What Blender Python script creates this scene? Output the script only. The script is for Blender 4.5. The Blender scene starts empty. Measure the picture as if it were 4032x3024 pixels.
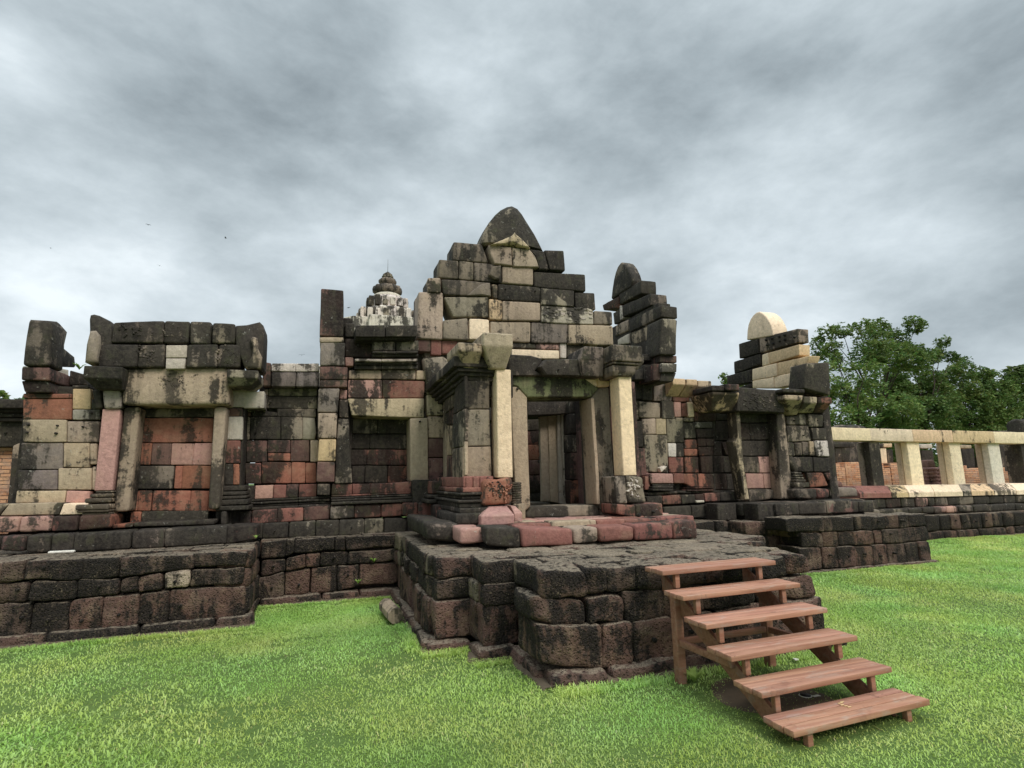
import bpy, math, random
import numpy as np
from mathutils import Matrix, Vector
R_ = math.radians
scene = bpy.context.scene
col = scene.collection
rng = np.random.default_rng(7)
random.seed(7)

# ---------------------------------------------------------------- camera
YAW, PITCH, ROLL, FPX = .3225, .1666, -.019, 2204.36
EYE = np.array([0., 0., 1.6])
def cam_matrix():
    cy, sy = math.cos(YAW), math.sin(YAW)
    f = np.array([sy*math.cos(PITCH), cy*math.cos(PITCH), math.sin(PITCH)])
    r = np.array([cy, -sy, 0.]); u = np.cross(r, f)
    cr, sr = math.cos(ROLL), math.sin(ROLL)
    return np.array([cr*r+sr*u, -sr*r+cr*u, f])
CM = cam_matrix()
cd = bpy.data.cameras.new('camera')
cam = bpy.data.objects.new('camera', cd); col.objects.link(cam)
cd.sensor_fit = 'HORIZONTAL'; cd.sensor_width = 36.; cd.lens = 36.*FPX/4032.
cd.clip_start = .05; cd.clip_end = 3000.
mw = Matrix.Identity(4)
for i in range(3):
    mw[i][0], mw[i][1], mw[i][2], mw[i][3] = CM[0][i], CM[1][i], -CM[2][i], EYE[i]
cam.matrix_world = mw
scene.camera = cam

# ---------------------------------------------------------------- light and exposure
scene.view_settings.view_transform = 'Standard'
scene.view_settings.look = 'None'
scene.view_settings.exposure = 0.5
scene.view_settings.gamma = 1.0
SUN_EL, SUN_AZ = R_(42), R_(160)      # azimuth from +Y clockwise: behind the camera, to the right
sl = bpy.data.lights.new('sun', 'SUN'); sl.energy = 1.5; sl.angle = R_(24); sl.color = (1., .96, .9)
sun = bpy.data.objects.new('sun', sl); col.objects.link(sun)
sd = Vector((math.sin(SUN_AZ)*math.cos(SUN_EL), math.cos(SUN_AZ)*math.cos(SUN_EL), math.sin(SUN_EL)))
sun.rotation_euler = sd.to_track_quat('Z', 'Y').to_euler()
sun.location = (0, -10, 30)

class NT:
    """small node-tree helper"""
    def __init__(s, tree): s.t = tree; s.n = tree.nodes; s.l = tree.links; s.n.clear()
    def new(s, typ, **kw):
        nd = s.n.new(typ)
        for k, v in kw.items():
            if k.startswith('i_'):
                nd.inputs[k[2:].replace('_', ' ')].default_value = v
            else: setattr(nd, k, v)
        return nd
    def link(s, a, b): s.l.new(a, b)
    def noise(s, vec, scale, detail=4, rough=.55, dist=0.):
        nd = s.new('ShaderNodeTexNoise'); nd.inputs['Scale'].default_value = scale
        nd.inputs['Detail'].default_value = detail; nd.inputs['Roughness'].default_value = rough
        nd.inputs['Distortion'].default_value = dist
        s.link(vec, nd.inputs['Vector']); return nd.outputs['Fac']
    def math(s, op, a, b=None, clamp=False):
        nd = s.new('ShaderNodeMath', operation=op, use_clamp=clamp)
        for k, v in enumerate((a, b)):
            if v is None: continue
            if isinstance(v, (int, float)): nd.inputs[k].default_value = v
            else: s.link(v, nd.inputs[k])
        return nd.outputs[0]
    def vmul(s, vec, xyz):
        nd = s.new('ShaderNodeVectorMath', operation='MULTIPLY'); s.link(vec, nd.inputs[0]); nd.inputs[1].default_value = xyz
        return nd.outputs[0]
    def step(s, v, lo, hi):
        nd = s.new('ShaderNodeMapRange', interpolation_type='SMOOTHSTEP'); s.link(v, nd.inputs['Value'])
        nd.inputs['From Min'].default_value = lo; nd.inputs['From Max'].default_value = hi
        return nd.outputs['Result']
    def mix(s, f, a, b, blend='MIX'):
        nd = s.new('ShaderNodeMix', data_type='RGBA', blend_type=blend)
        for sock, v in ((nd.inputs['Factor'], f), (nd.inputs['A'], a), (nd.inputs['B'], b)):
            pass
        ins = [i for i in nd.inputs if i.enabled]
        for sock, v in zip((nd.inputs[0], nd.inputs[6], nd.inputs[7]), (f, a, b)):
            if isinstance(v, (int, float)): sock.default_value = v
            elif isinstance(v, tuple): sock.default_value = (*v, 1.) if len(v) == 3 else v
            else: s.link(v, sock)
        return nd.outputs[2]
    def ramp(s, v, stops):
        nd = s.new('ShaderNodeValToRGB'); s.link(v, nd.inputs[0]); e = nd.color_ramp.elements
        e[0].position, e[0].color = stops[0][0], (*stops[0][1], 1.)
        e[1].position, e[1].color = stops[-1][0], (*stops[-1][1], 1.)
        for p, c in stops[1:-1]:
            x = e.new(p); x.color = (*c, 1.)
        return nd.outputs[0]

SKY_SHIFT = (.35, .2, .6)
world = bpy.data.worlds.new('World'); scene.world = world; world.use_nodes = True
w = NT(world.node_tree)
tc = w.new('ShaderNodeTexCoord'); dirv = tc.outputs['Generated']
sep = w.new('ShaderNodeSeparateXYZ'); w.link(dirv, sep.inputs[0])
sky = w.new('ShaderNodeTexSky', sky_type='NISHITA'); sky.sun_disc = False
sky.sun_elevation = SUN_EL; sky.sun_rotation = SUN_AZ
skyc = w.new('ShaderNodeVectorMath', operation='SCALE'); w.link(sky.outputs[0], skyc.inputs[0]); skyc.inputs[3].default_value = .09
cmb = w.new('ShaderNodeMapping'); w.link(dirv, cmb.inputs['Vector'])
cmb.inputs['Rotation'].default_value = (0, R_(-24), 0); cmb.inputs['Scale'].default_value = (1.0, 1.0, 1.9); cmb.inputs['Location'].default_value = SKY_SHIFT
cv = cmb.outputs[0]
n1 = w.noise(cv, 1.5, 2, .5, .2); n2 = w.noise(cv, 2.9, 7, .54, .1); n3 = w.noise(cv, 8., 8, .62, .15)
nn = w.math('ADD', w.math('ADD', w.math('MULTIPLY', n1, .40), w.math('MULTIPLY', n2, .42)), w.math('MULTIPLY', n3, .19))
cloud = w.ramp(nn, [(.35, (.195, .232, .257)), (.43, (.285, .333, .363)), (.50, (.375, .43, .463)), (.57, (.475, .535, .572)), (.67, (.66, .72, .755))])
gap = w.step(nn, .66, .80)
mixed = w.mix(w.math('MULTIPLY', gap, .5), cloud, skyc.outputs[0])
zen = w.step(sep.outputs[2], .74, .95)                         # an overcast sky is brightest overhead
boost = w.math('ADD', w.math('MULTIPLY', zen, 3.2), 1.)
hz = w.math('MULTIPLY', w.step(sep.outputs[2], .16, .01), w.step(n2, .40, .56))
mixed = w.mix(w.math('MULTIPLY', hz, .6), mixed, (.74, .785, .81))
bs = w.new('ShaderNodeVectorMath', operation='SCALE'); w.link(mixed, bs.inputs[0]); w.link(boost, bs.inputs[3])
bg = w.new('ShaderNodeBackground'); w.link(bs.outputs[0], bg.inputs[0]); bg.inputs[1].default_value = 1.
wo = w.new('ShaderNodeOutputWorld'); w.link(bg.outputs[0], wo.inputs[0])

# ---------------------------------------------------------------- materials
def new_mat(name):
    m = bpy.data.materials.new(name); m.use_nodes = True
    t = NT(m.node_tree); out = t.new('ShaderNodeOutputMaterial'); b = t.new('ShaderNodeBsdfPrincipled')
    t.link(b.outputs[0], out.inputs[0]); b.inputs['Roughness'].default_value = .9
    b.inputs['Specular IOR Level'].default_value = .25
    return m, t, b
def stone_mat(name, laterite=False):
    m, t, b = new_mat(name)
    geo = t.new('ShaderNodeNewGeometry'); pos = geo.outputs['Position']
    at = t.new('ShaderNodeAttribute', attribute_name='tint')
    crust = at.outputs['Alpha']; tint = at.outputs['Color']
    nz = t.new('ShaderNodeSeparateXYZ'); t.link(geo.outputs['Normal'], nz.inputs[0])
    a = t.noise(pos, 2.6, 7, .62, .3)
    st = t.noise(t.vmul(pos, (9., 9., .9)), 1., 5, .6, .2)
    fi = t.noise(pos, 22., 5, .65); sp = t.noise(pos, 70., 3, .6)
    big = t.noise(pos, 5.5, 5, .6); lo = t.noise(pos, 1.7, 3, .5)
    mid = t.math('ADD', t.math('MULTIPLY', a, .46), t.math('ADD', t.math('MULTIPLY', st, .28), t.math('MULTIPLY', fi, .26)))
    ls = t.noise(t.vmul(pos, (1.5, 1.5, .55)), 1., 4, .55, .5)
    crust = t.math('ADD', crust, t.math('MULTIPLY', t.math('MULTIPLY', t.math('SUBTRACT', ls, .485), 2.3), t.math('MULTIPLY', at.outputs['Alpha'], 2.2, True)))
    mc = t.math('ADD', t.math('MULTIPLY', t.math('SUBTRACT', mid, .5), 2.3), .5)
    thr = t.math('SUBTRACT', mc, t.math('SUBTRACT', .81, t.math('MULTIPLY', crust, .60)))
    mask = t.step(thr, -.07, .09)
    v = t.math('ADD', t.math('MULTIPLY', fi, .95), t.math('ADD', .12, t.math('ADD', t.math('MULTIPLY', big, .55), t.math('MULTIPLY', lo, .35))))
    base = t.mix(1., tint, t.ramp(t.math('MULTIPLY', v, .5), [(0., (0., 0., 0.)), (1., (2., 2., 2.))]), 'MULTIPLY')
    ochre = t.mix(t.step(a, .5, .62), (.26, .20, .13), (.30, .17, .10))
    base = t.mix(t.math('MULTIPLY', t.step(big, .48, .66), .27), base, ochre)
    stain = t.math('MULTIPLY', t.step(t.math('ADD', t.math('MULTIPLY', st, .55), t.math('MULTIPLY', lo, .45)), .44, .60), t.math('ADD', .10, t.math('MULTIPLY', crust, .9), True))
    base = t.mix(t.math('MULTIPLY', stain, .75), base, t.mix(.25, (.045, .040, .034), tint))
    if laterite:
        dark = t.mix(t.step(sp, .42, .62), (.008, .007, .0062), (.030, .024, .019))
    else:
        dk = t.math('ADD', t.math('MULTIPLY', fi, .55), t.math('MULTIPLY', st, .45))
        dark = t.mix(t.step(dk, .38, .64), (.008, .0072, .0065), (.046, .039, .031))
        moss = t.math('MULTIPLY', t.step(big, .50, .66), t.step(st, .42, .6))
        dark = t.mix(t.math('MULTIPLY', moss, .5), dark, (.042, .047, .020))
        dark = t.mix(t.math('MULTIPLY', t.step(lo, .42, .62), .10), dark, tint)
    c = t.mix(t.math('MULTIPLY', mask, .93), base, dark)
    if laterite:
        spk = t.math('MULTIPLY', t.step(t.noise(pos, 55., 4, .7), .55, .67), t.step(big, .40, .60))
        c = t.mix(t.math('MULTIPLY', spk, .6), c, (.26, .20, .13))
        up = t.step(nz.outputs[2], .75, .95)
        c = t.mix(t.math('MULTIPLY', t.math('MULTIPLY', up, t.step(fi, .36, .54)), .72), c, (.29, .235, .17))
    else:
        li = t.math('MULTIPLY', t.step(t.noise(pos, 16., 5, .7, .4), .62, .68), t.step(a, .45, .6))
        c = t.mix(t.math('MULTIPLY', li, .55), c, (.40, .38, .32))
    t.link(c, b.inputs['Base Color'])
    h = t.math('ADD', t.math('MULTIPLY', fi, .7), t.math('ADD', t.math('MULTIPLY', sp, .35), t.math('MULTIPLY', big, .6)))
    if laterite:
        vo = t.new('ShaderNodeTexVoronoi'); vo.inputs['Scale'].default_value = 38.; t.link(pos, vo.inputs['Vector'])
        h = t.math('ADD', h, t.math('MULTIPLY', t.step(vo.outputs['Distance'], .05, .45), .5))
    bp = t.new('ShaderNodeBump'); bp.inputs['Strength'].default_value = .95 if laterite else .6
    bp.inputs['Distance'].default_value = .045 if laterite else .02
    t.link(h, bp.inputs['Height']); t.link(bp.outputs[0], b.inputs['Normal'])
    return m
SAND = stone_mat('weathered_sandstone'); LAT = stone_mat('pitted_laterite', True)

def brick_mat():
    m, t, b = new_mat('old_brick')
    geo = t.new('ShaderNodeNewGeometry'); pos = geo.outputs['Position']
    mp = t.new('ShaderNodeMapping'); t.link(pos, mp.inputs[0]); mp.inputs['Rotation'].default_value = (R_(90), 0, 0)
    br = t.new('ShaderNodeTexBrick'); t.link(mp.outputs[0], br.inputs['Vector'])
    br.inputs['Scale'].default_value = 1.; br.inputs['Brick Width'].default_value = .23; br.inputs['Row Height'].default_value = .055
    br.inputs['Mortar Size'].default_value = .006
    br.inputs['Color1'].default_value = (.58, .26, .13, 1); br.inputs['Color2'].default_value = (.76, .45, .26, 1); br.inputs['Mortar'].default_value = (.16, .09, .06, 1)
    n = t.noise(pos, 6., 6, .65); f = t.noise(pos, 30., 4, .6)
    c = t.mix(t.step(n, .45, .7), br.outputs['Color'], (.50, .33, .24))
    c = t.mix(t.math('MULTIPLY', t.step(f, .55, .75), .6), c, (.12, .07, .05))
    t.link(c, b.inputs['Base Color'])
    bp = t.new('ShaderNodeBump'); bp.inputs['Strength'].default_value = .6; bp.inputs['Distance'].default_value = .02
    t.link(t.math('ADD', f, br.outputs['Fac']), bp.inputs['Height']); t.link(bp.outputs[0], b.inputs['Normal'])
    return m
BRICK = brick_mat()
def wood_mat():
    m, t, b = new_mat('painted_plank_wood')
    tcx = t.new('ShaderNodeTexCoord'); pos = tcx.outputs['Object']
    at = t.new('ShaderNodeAttribute', attribute_name='tint')
    g = t.noise(t.vmul(pos, (1.4, 30., 30.)), 1., 6, .6, .6)
    st = t.noise(pos, 5., 5, .6, .3); f = t.noise(pos, 60., 3, .6)
    c = t.mix(t.step(g, .3, .7), (.30, .137, .086), (.44, .232, .152))
    c = t.mix(t.math('MULTIPLY', t.step(st, .58, .72), .55), c, (.20, .085, .055))
    c = t.mix(t.math('MULTIPLY', t.step(f, .62, .74), .35), c, (.5, .36, .28))
    wv = t.noise(t.vmul(pos, (2.2, 7., 7.)), 1.6, 6, .7, .5)
    c = t.mix(t.math('MULTIPLY', t.step(wv, .50, .66), .6), c, (.36, .27, .215))
    c = t.mix(t.math('MULTIPLY', t.step(t.noise(pos, 11., 6, .7, .6), .60, .70), .6), c, (.12, .065, .045))
    c = t.mix(1., c, at.outputs['Color'], 'MULTIPLY')
    t.link(c, b.inputs['Base Color']); b.inputs['Roughness'].default_value = .62
    bp = t.new('ShaderNodeBump'); bp.inputs['Strength'].default_value = .3; bp.inputs['Distance'].default_value = .004
    t.link(g, bp.inputs['Height']); t.link(bp.outputs[0], b.inputs['Normal'])
    return m
WOOD = wood_mat()
def lawn_mat():
    m, t, b = new_mat('lawn_soil_and_turf')
    pos = t.new('ShaderNodeNewGeometry').outputs['Position']
    a = t.noise(pos, 1.3, 5, .6); f = t.noise(pos, 40., 4, .7); g = t.noise(pos, 9., 4, .6)
    c = t.mix(f, (.035, .065, .012), (.13, .20, .045))
    c = t.mix(t.math('MULTIPLY', t.step(g, .6, .75), .6), c, (.10, .075, .04))
    c = t.mix(t.math('MULTIPLY', t.step(a, .45, .7), .4), c, (.15, .21, .05))
    t.link(c, b.inputs['Base Color'])
    bp = t.new('ShaderNodeBump'); bp.inputs['Strength'].default_value = .8; bp.inputs['Distance'].default_value = .02
    t.link(f, bp.inputs['Height']); t.link(bp.outputs[0], b.inputs['Normal'])
    return m
LAWN = lawn_mat()
def leafy_mat(name, c0, c1, trans=.35, attr=True):
    m, t, b = new_mat(name)
    at = t.new('ShaderNodeAttribute', attribute_name='tint')
    pos = t.new('ShaderNodeNewGeometry').outputs['Position']
    n = t.noise(pos, 1.1 if name.startswith('grass') else .6, 4, .6)
    c = t.mix(t.step(n, .3, .7), c0, c1)
    c = t.mix(1., c, at.outputs['Color'], 'MULTIPLY')
    t.link(c, b.inputs['Base Color']); b.inputs['Roughness'].default_value = .6
    tr = t.new('ShaderNodeBsdfTranslucent'); t.link(c, tr.inputs[0])
    ms = t.new('ShaderNodeMixShader'); ms.inputs[0].default_value = trans
    out = [n for n in t.n if n.type == 'OUTPUT_MATERIAL'][0]
    t.link(b.outputs[0], ms.inputs[1]); t.link(tr.outputs[0], ms.inputs[2]); t.link(ms.outputs[0], out.inputs[0])
    return m
GRASS = leafy_mat('grass_blade', (.34, .505, .11), (.48, .62, .18))
LEAF = leafy_mat('tree_leaf', (.078, .132, .037), (.16, .218, .058), .3)
def plain_mat(name, c, rough=.8, noise=0.):
    m, t, b = new_mat(name)
    pos = t.new('ShaderNodeNewGeometry').outputs['Position']
    n = t.noise(pos, 9., 5, .6)
    t.link(t.mix(n, tuple(x*(1-noise) for x in c), tuple(min(1, x*(1+noise)) for x in c)), b.inputs['Base Color'])
    b.inputs['Roughness'].default_value = rough
    return m
BARK = plain_mat('bark', (.06, .045, .035), .95, .5)
BLACK = plain_mat('black_plastic', (.012, .012, .013), .5, .1)
WHITE = plain_mat('off_white_plastic', (.6, .58, .5), .5, .1)
METAL = plain_mat('grey_metal', (.2, .2, .2), .5, .1)
DARKBIRD = plain_mat('dark_feathers', (.03, .03, .033), .8, .2)

# ---------------------------------------------------------------- pixel measurements to places on known planes
MAPS = dict(A=(0,1100,.5424), B=(900,1000,.5424), C=(1600,750,.5424), D=(1600,1300,.5424), E=(2400,1000,.5424), F=(2900,1150,.6632),
            G=(0,1800,.5424), H=(900,1900,.5424), I=(1700,2000,.5424), J=(2500,2100,.5425), K=(3100,1850,.5425),
            a=(2500,1850,.36166), b=(1300,1850,.36166), c=(0,1700,.36166), d=(700,1500,.36166), e=(2550,1500,.36166), f=(3200,1600,.3761), N=(0,0,1.))
def nat(k, x, y): o = MAPS[k]; return o[0]+o[2]*x, o[1]+o[2]*y
AX = dict(x=0, y=1, z=2)
def U(k, x, y, plane):
    px, py = nat(k, x, y)
    d = CM.T @ np.array([(px-2016)/FPX, (1512-py)/FPX, 1.])
    a = AX[plane[0]]
    return EYE + d*((plane[1]-EYE[a])/d[a])

# ---------------------------------------------------------------- numpy noise
LN = rng.random((32, 32, 32))
def vnoise(p):
    i = np.floor(p).astype(int); f = p-i; f = f*f*(3-2*f); i &= 31; j = (i+1) & 31
    x0, y0, z0 = i.T; x1, y1, z1 = j.T; fx, fy, fz = f.T
    def l(a, b, t): return a+(b-a)*t
    return l(l(l(LN[x0,y0,z0], LN[x1,y0,z0], fx), l(LN[x0,y1,z0], LN[x1,y1,z0], fx), fy),
             l(l(LN[x0,y0,z1], LN[x1,y0,z1], fx), l(LN[x0,y1,z1], LN[x1,y1,z1], fx), fy), fz)-.5
def vnoise3(p):
    return np.stack([vnoise(p+o) for o in (0., 11.3, 23.7)], 1)

# ---------------------------------------------------------------- stone colours: r g b and how far the black crust has spread
PAL = dict(k=(.15,.12,.095,.88), g=(.23,.195,.145,.68), n=(.365,.282,.205,.46), b=(.465,.358,.24,.30), y=(.64,.455,.27,.14), Y=(.83,.655,.455,.05),
           r=(.26,.105,.082,.67), o=(.35,.135,.085,.63), p=(.42,.235,.195,.36), m=(.155,.08,.068,.62), w=(.42,.365,.30,.46), W=(.61,.53,.45,.22), v=(.18,.15,.135,.44),
           l=(.112,.066,.049,.48), L=(.092,.060,.046,.68), q=(.135,.076,.058,.40), t=(.21,.165,.115,.46))
def colour(tok):
    c = PAL[tok[0]]; cr = c[3] if len(tok) < 2 else int(tok[1:])/10.
    f = random.uniform(.74, 1.06) if tok[0] in 'rom' else random.uniform(.92, 1.26) if tok[0] in 'kgnbpwv' else random.uniform(.88, 1.12)
    if tok[0] in 'kgnbropmwv': k_ = .10 if tok[0] in 'ropm' else .22; c = (c[0]*(1-k_)+.24*k_, c[1]*(1-k_)+.18*k_, c[2]*(1-k_)+.13*k_, c[3])
    return np.array([c[0]*f, c[1]*f*random.uniform(.97, 1.03), c[2]*f*random.uniform(.95, 1.05), min(1, max(0, cr+random.uniform(-.05, .05)))])

_topo = {}
def topo(nx, ny, nz):
    """surface grid of a box: integer coordinates and quads"""
    key = (nx, ny, nz)
    if key in _topo: return _topo[key]
    idx = {}; pts = []; quads = []
    def vid(p):
        if p not in idx: idx[p] = len(pts); pts.append(p)
        return idx[p]
    for ax, (n, m_, k) in enumerate(((ny, nz, nx), (nz, nx, ny), (nx, ny, nz))):
        for side in (0, k):
            for i in range(n):
                for j in range(m_):
                    q = []
                    for di, dj in ((0,0),(1,0),(1,1),(0,1)):
                        c = [0,0,0]; c[ax] = side; c[(ax+1)%3] = i+di; c[(ax+2)%3] = j+dj
                        q.append(vid(tuple(c)))
                    quads.append(q if side else q[::-1])
    _topo[key] = (np.array(pts), np.array(quads)); return _topo[key]

def obj_link(name, me, parent, loc, mat):
    o = bpy.data.objects.new(name, me); col.objects.link(o)
    if mat: me.materials.append(mat)
    if parent is not None: o.parent = parent
    else: o.location = loc
    return o
def thing(name, label, cat, loc=(0,0,0), group=None):
    o = bpy.data.objects.new(name, None); col.objects.link(o); o.location = loc; o.empty_display_size = .3
    o['label'] = label; o['category'] = cat
    if group: o['group'] = group
    return o
def tag(o, label, cat, group=None):
    o['label'] = label; o['category'] = cat
    if group: o['group'] = group
    return o
def wloc(o):
    p = np.zeros(3)
    while o is not None: p += np.array(o.location); o = o.parent
    return p

class Part:
    """collects stones and other solids (world coordinates) and links them as ONE mesh object"""
    def __init__(s, name, parent=None, mat=None, loc=(0,0,0), flat=False):
        s.name, s.parent, s.mat, s.loc, s.flat = name, parent, mat or SAND, loc, flat
        s.V, s.F, s.T, s.n = [], [], [], 0
    def add(s, v, f, tint):
        v = np.asarray(v, float)
        s.V.append(v); s.F += [[i+s.n for i in q] for q in f]
        s.T.append(np.tile(tint, (len(v), 1)) if np.ndim(tint) == 1 else tint); s.n += len(v)
    def hexa(s, q, back, tint, r=.02, n=.006, seg=.16):
        """q: 4 front corners TL TR BR BL; back: 4 back corners; a rounded, worn block"""
        q = np.asarray(q, float); back = np.asarray(back, float)
        w_ = (np.linalg.norm(q[1]-q[0])+np.linalg.norm(q[2]-q[3]))/4
        h_ = (np.linalg.norm(q[3]-q[0])+np.linalg.norm(q[2]-q[1]))/4
        d_ = np.mean(np.linalg.norm(back-q, axis=1))/2
        if min(w_, h_, d_) < 1e-4: return
        r = min(r, .8*w_, .8*h_, .8*d_)
        ts = []
        for h in (w_, d_, h_):
            k = max(1, min(14, int(round(2*(h-r)/seg))))
            ts.append(np.concatenate([[-h, -h+.35*r], np.linspace(-h+r, h-r, k+1), [h-.35*r, h]]))
        P, Q = topo(*[len(t)-1 for t in ts])
        X = np.stack([ts[a][P[:, a]] for a in range(3)], 1); H = np.array([w_, d_, h_])
        c = np.clip(X, -(H-r), H-r); dd = X-c; L = np.linalg.norm(dd, axis=1, keepdims=True)
        X = c+dd/np.maximum(L, 1e-9)*np.minimum(L, r)
        u = (X/H+1)/2; a, b_, c_ = u[:, :1], u[:, 1:2], u[:, 2:3]
        fr = (q[0]*(1-a)+q[1]*a)*(1-c_)+(q[3]*(1-a)+q[2]*a)*c_
        bk = (back[0]*(1-a)+back[1]*a)*(1-c_)+(back[3]*(1-a)+back[2]*a)*c_
        W = fr*(1-b_)+bk*b_
        if n: W = W+vnoise3(W*4.+random.random()*30)*2.2*n+vnoise3(W*13.)*1.2*n
        s.add(W, Q.tolist(), tint)
    def S(s, k, plane, cs, c, d=.3, r=.018, n=.005, jit=.008, seg=.16, gap=0):
        """stone from measured corners: 4 numbers = x0 y0 x1 y1, 8 numbers = TL TR BR BL"""
        if len(cs) == 4: cs = (cs[0],cs[1],cs[2],cs[1],cs[2],cs[3],cs[0],cs[3])
        j = random.uniform(-jit, jit); pl = (plane[0], plane[1]+j)
        q = np.array([U(k, cs[2*i], cs[2*i+1], pl) for i in range(4)])
        dv = np.zeros(3); dv[AX[plane[0]]] = d*(1 if len(plane) < 3 else plane[2])
        if plane[0] == 'z': dv[2] = -d
        s.hexa(q, q+dv, colour(c), r, n, seg)
    def R(s, k, plane, top, bot, xs, cols, d=.3, r=.018, n=.005, jit=.01, gap=.006, seg=.16):
        """one course: top and bottom edges as heights or polylines, joints xs, colours separated by spaces"""
        top = [(0, top)] if np.isscalar(top) else top; bot = [(0, bot)] if np.isscalar(bot) else bot
        ft = lambda x: float(np.interp(x, [p[0] for p in top], [p[1] for p in top]))
        fb = lambda x: float(np.interp(x, [p[0] for p in bot], [p[1] for p in bot]))
        pr = list(zip(xs[:-1], xs[1:])) if np.isscalar(xs[0]) else list(xs)
        for (x0, x1), c in zip(pr, cols.split()):
            if c == '.': continue
            j = random.uniform(-jit, jit); pl = (plane[0], plane[1]+j)
            cs = []
            g0, g1 = random.uniform(-.5, 1.)*gap, random.uniform(-.5, 1.)*gap
            for x in (x0, x1):
                ym = (ft(x)+fb(x))/2; nx, ny = nat(k, x, ym); m_ = MAPS[k]
                for yy in (ft(x), fb(x)):
                    nyy = m_[1]+m_[2]*yy
                    xx = 1767.6+(nx-1767.6)*(nyy+11594.7)/(ny+11594.7)
                    cs.append(U('N', xx, nyy, pl))
            q = np.array([cs[0], cs[2], cs[3], cs[1]])
            ux = (q[1]-q[0]); ux /= np.linalg.norm(ux)+1e-9
            q[0] += ux*g0; q[3] += ux*g0; q[1] -= ux*g1; q[2] -= ux*g1
            q[:2, 2] -= gap*.5
            dv = np.zeros(3); dv[AX[plane[0]]] = d*(1 if len(plane) < 3 else plane[2])
            s.hexa(q, q+dv, colour(c), r, n, seg)
    def box(s, x0, x1, y0, y1, z0, z1, c, r=.02, n=.005, seg=.2):
        q = np.array([(x0,y0,z1),(x1,y0,z1),(x1,y0,z0),(x0,y0,z0)], float)
        s.hexa(q, q+np.array([0, y1-y0, 0]), colour(c) if isinstance(c, str) else c, r, n, seg)
    def run(s, axis, fixed, a0, a1, z0, z1, c, d=.35, wid=(.22, .5), r=.02, n=.005, sgn=1, seg=.16, jit=.01):
        """a course of random blocks along x (axis 'x', front at y=fixed) or along y (axis 'y', face at x=fixed)"""
        a = a0
        cl = c.split()
        while a < a1-.02:
            b_ = min(a1, a+random.uniform(*wid))
            if a1-b_ < wid[0]*.6: b_ = a1
            f = fixed+random.uniform(-jit, jit); g = .006
            if axis == 'x':
                s.box(a+g*random.random(), b_-g*random.random(), f, f+d, z0, z1-g*random.random(), random.choice(cl), r, n, seg)
            else:
                s.box(min(f, f+sgn*d), max(f, f+sgn*d), a+g*random.random(), b_-g*random.random(), z0, z1-g*random.random(), random.choice(cl), r, n, seg)
            a = b_
    def pave(s, x0, x1, y0, y1, z, c, rows=.35, d=.2, r=.02, n=.006):
        y = y0; cl = c.split()
        while y < y1-.02:
            y2 = min(y1, y+rows*random.uniform(.8, 1.2)); y2 = y1 if y1-y2 < rows*.4 else y2
            x = x0
            while x < x1-.02:
                x2 = min(x1, x+random.uniform(.35, .7)); x2 = x1 if x1-x2 < .2 else x2
                zz = z+random.uniform(-.008, .008)
                s.box(x+.003, x2-.003, y+.003, y2-.003, zz-d, zz, random.choice(cl), r, n, .12)
                x = x2
            y = y2
    def poly(s, k, plane, pts, c, d=.35, bev=.02, ridge=None, cut=1):
        """a flat outline measured in the picture, given its plane and a thickness; ridge=(x,y0,y1,out) folds the front"""
        m_ = len(pts)//2
        q = np.array([U(k, pts[2*i], pts[2*i+1], plane) for i in range(m_)])
        dv = np.zeros(3); dv[AX[plane[0]]] = 1. if len(plane) < 3 else plane[2]
        cen = q.mean(0)
        inn = cen+(q-cen)*(1-bev/np.maximum(np.linalg.norm(q-cen, axis=1, keepdims=True), .05))
        V = [q+dv*d, q+dv*bev*.9, inn]; F = []
        for ring in (0, 1):
            for i in range(m_):
                j = (i+1) % m_; F.append([ring*m_+i, ring*m_+j, (ring+1)*m_+j, (ring+1)*m_+i])
        if ridge:
            mid = [U(k, ridge[0], ridge[1]+(ridge[2]-ridge[1])*t, plane)-dv*ridge[3]*(.25+.75*t) for t in (.12, .4, .7, 1.)]
            V.append(np.array(mid)); o = 3*m_
            cen_ = mid[1]
            for i in range(m_):
                j = (i+1) % m_
                a_ = min(range(4), key=lambda t: abs(mid[t][2]-inn[i][2])); b_ = min(range(4), key=lambda t: abs(mid[t][2]-inn[j][2]))
                F.append([2*m_+i, 2*m_+j, o+b_] + ([o+a_] if a_ != b_ else []))
        else: F.append([2*m_+i for i in range(m_)])
        F.append([i for i in range(m_)][::-1])
        s.add(np.concatenate(V), F, colour(c))
    def loft(s, rects, c, n=.004, sub=1):
        """stack of rectangles (x0,x1,y0,y1,z), bottom to top or top to bottom"""
        V = []; F = []
        for i, (x0, x1, y0, y1, z) in enumerate(rects):
            V += [(x0,y0,z),(x1,y0,z),(x1,y1,z),(x0,y1,z)]
        up = rects[-1][4] > rects[0][4]
        for i in range(len(rects)-1):
            for j in range(4):
                a, b_ = i*4+j, i*4+(j+1) % 4
                f = [a, b_, b_+4, a+4]; F.append(f if up else f[::-1])
        F.append([0,3,2,1] if up else [0,1,2,3]); o = 4*(len(rects)-1)
        F.append([o,o+1,o+2,o+3] if up else [o+3,o+2,o+1,o])
        s.add(V, F, colour(c) if isinstance(c, str) else c)
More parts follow.
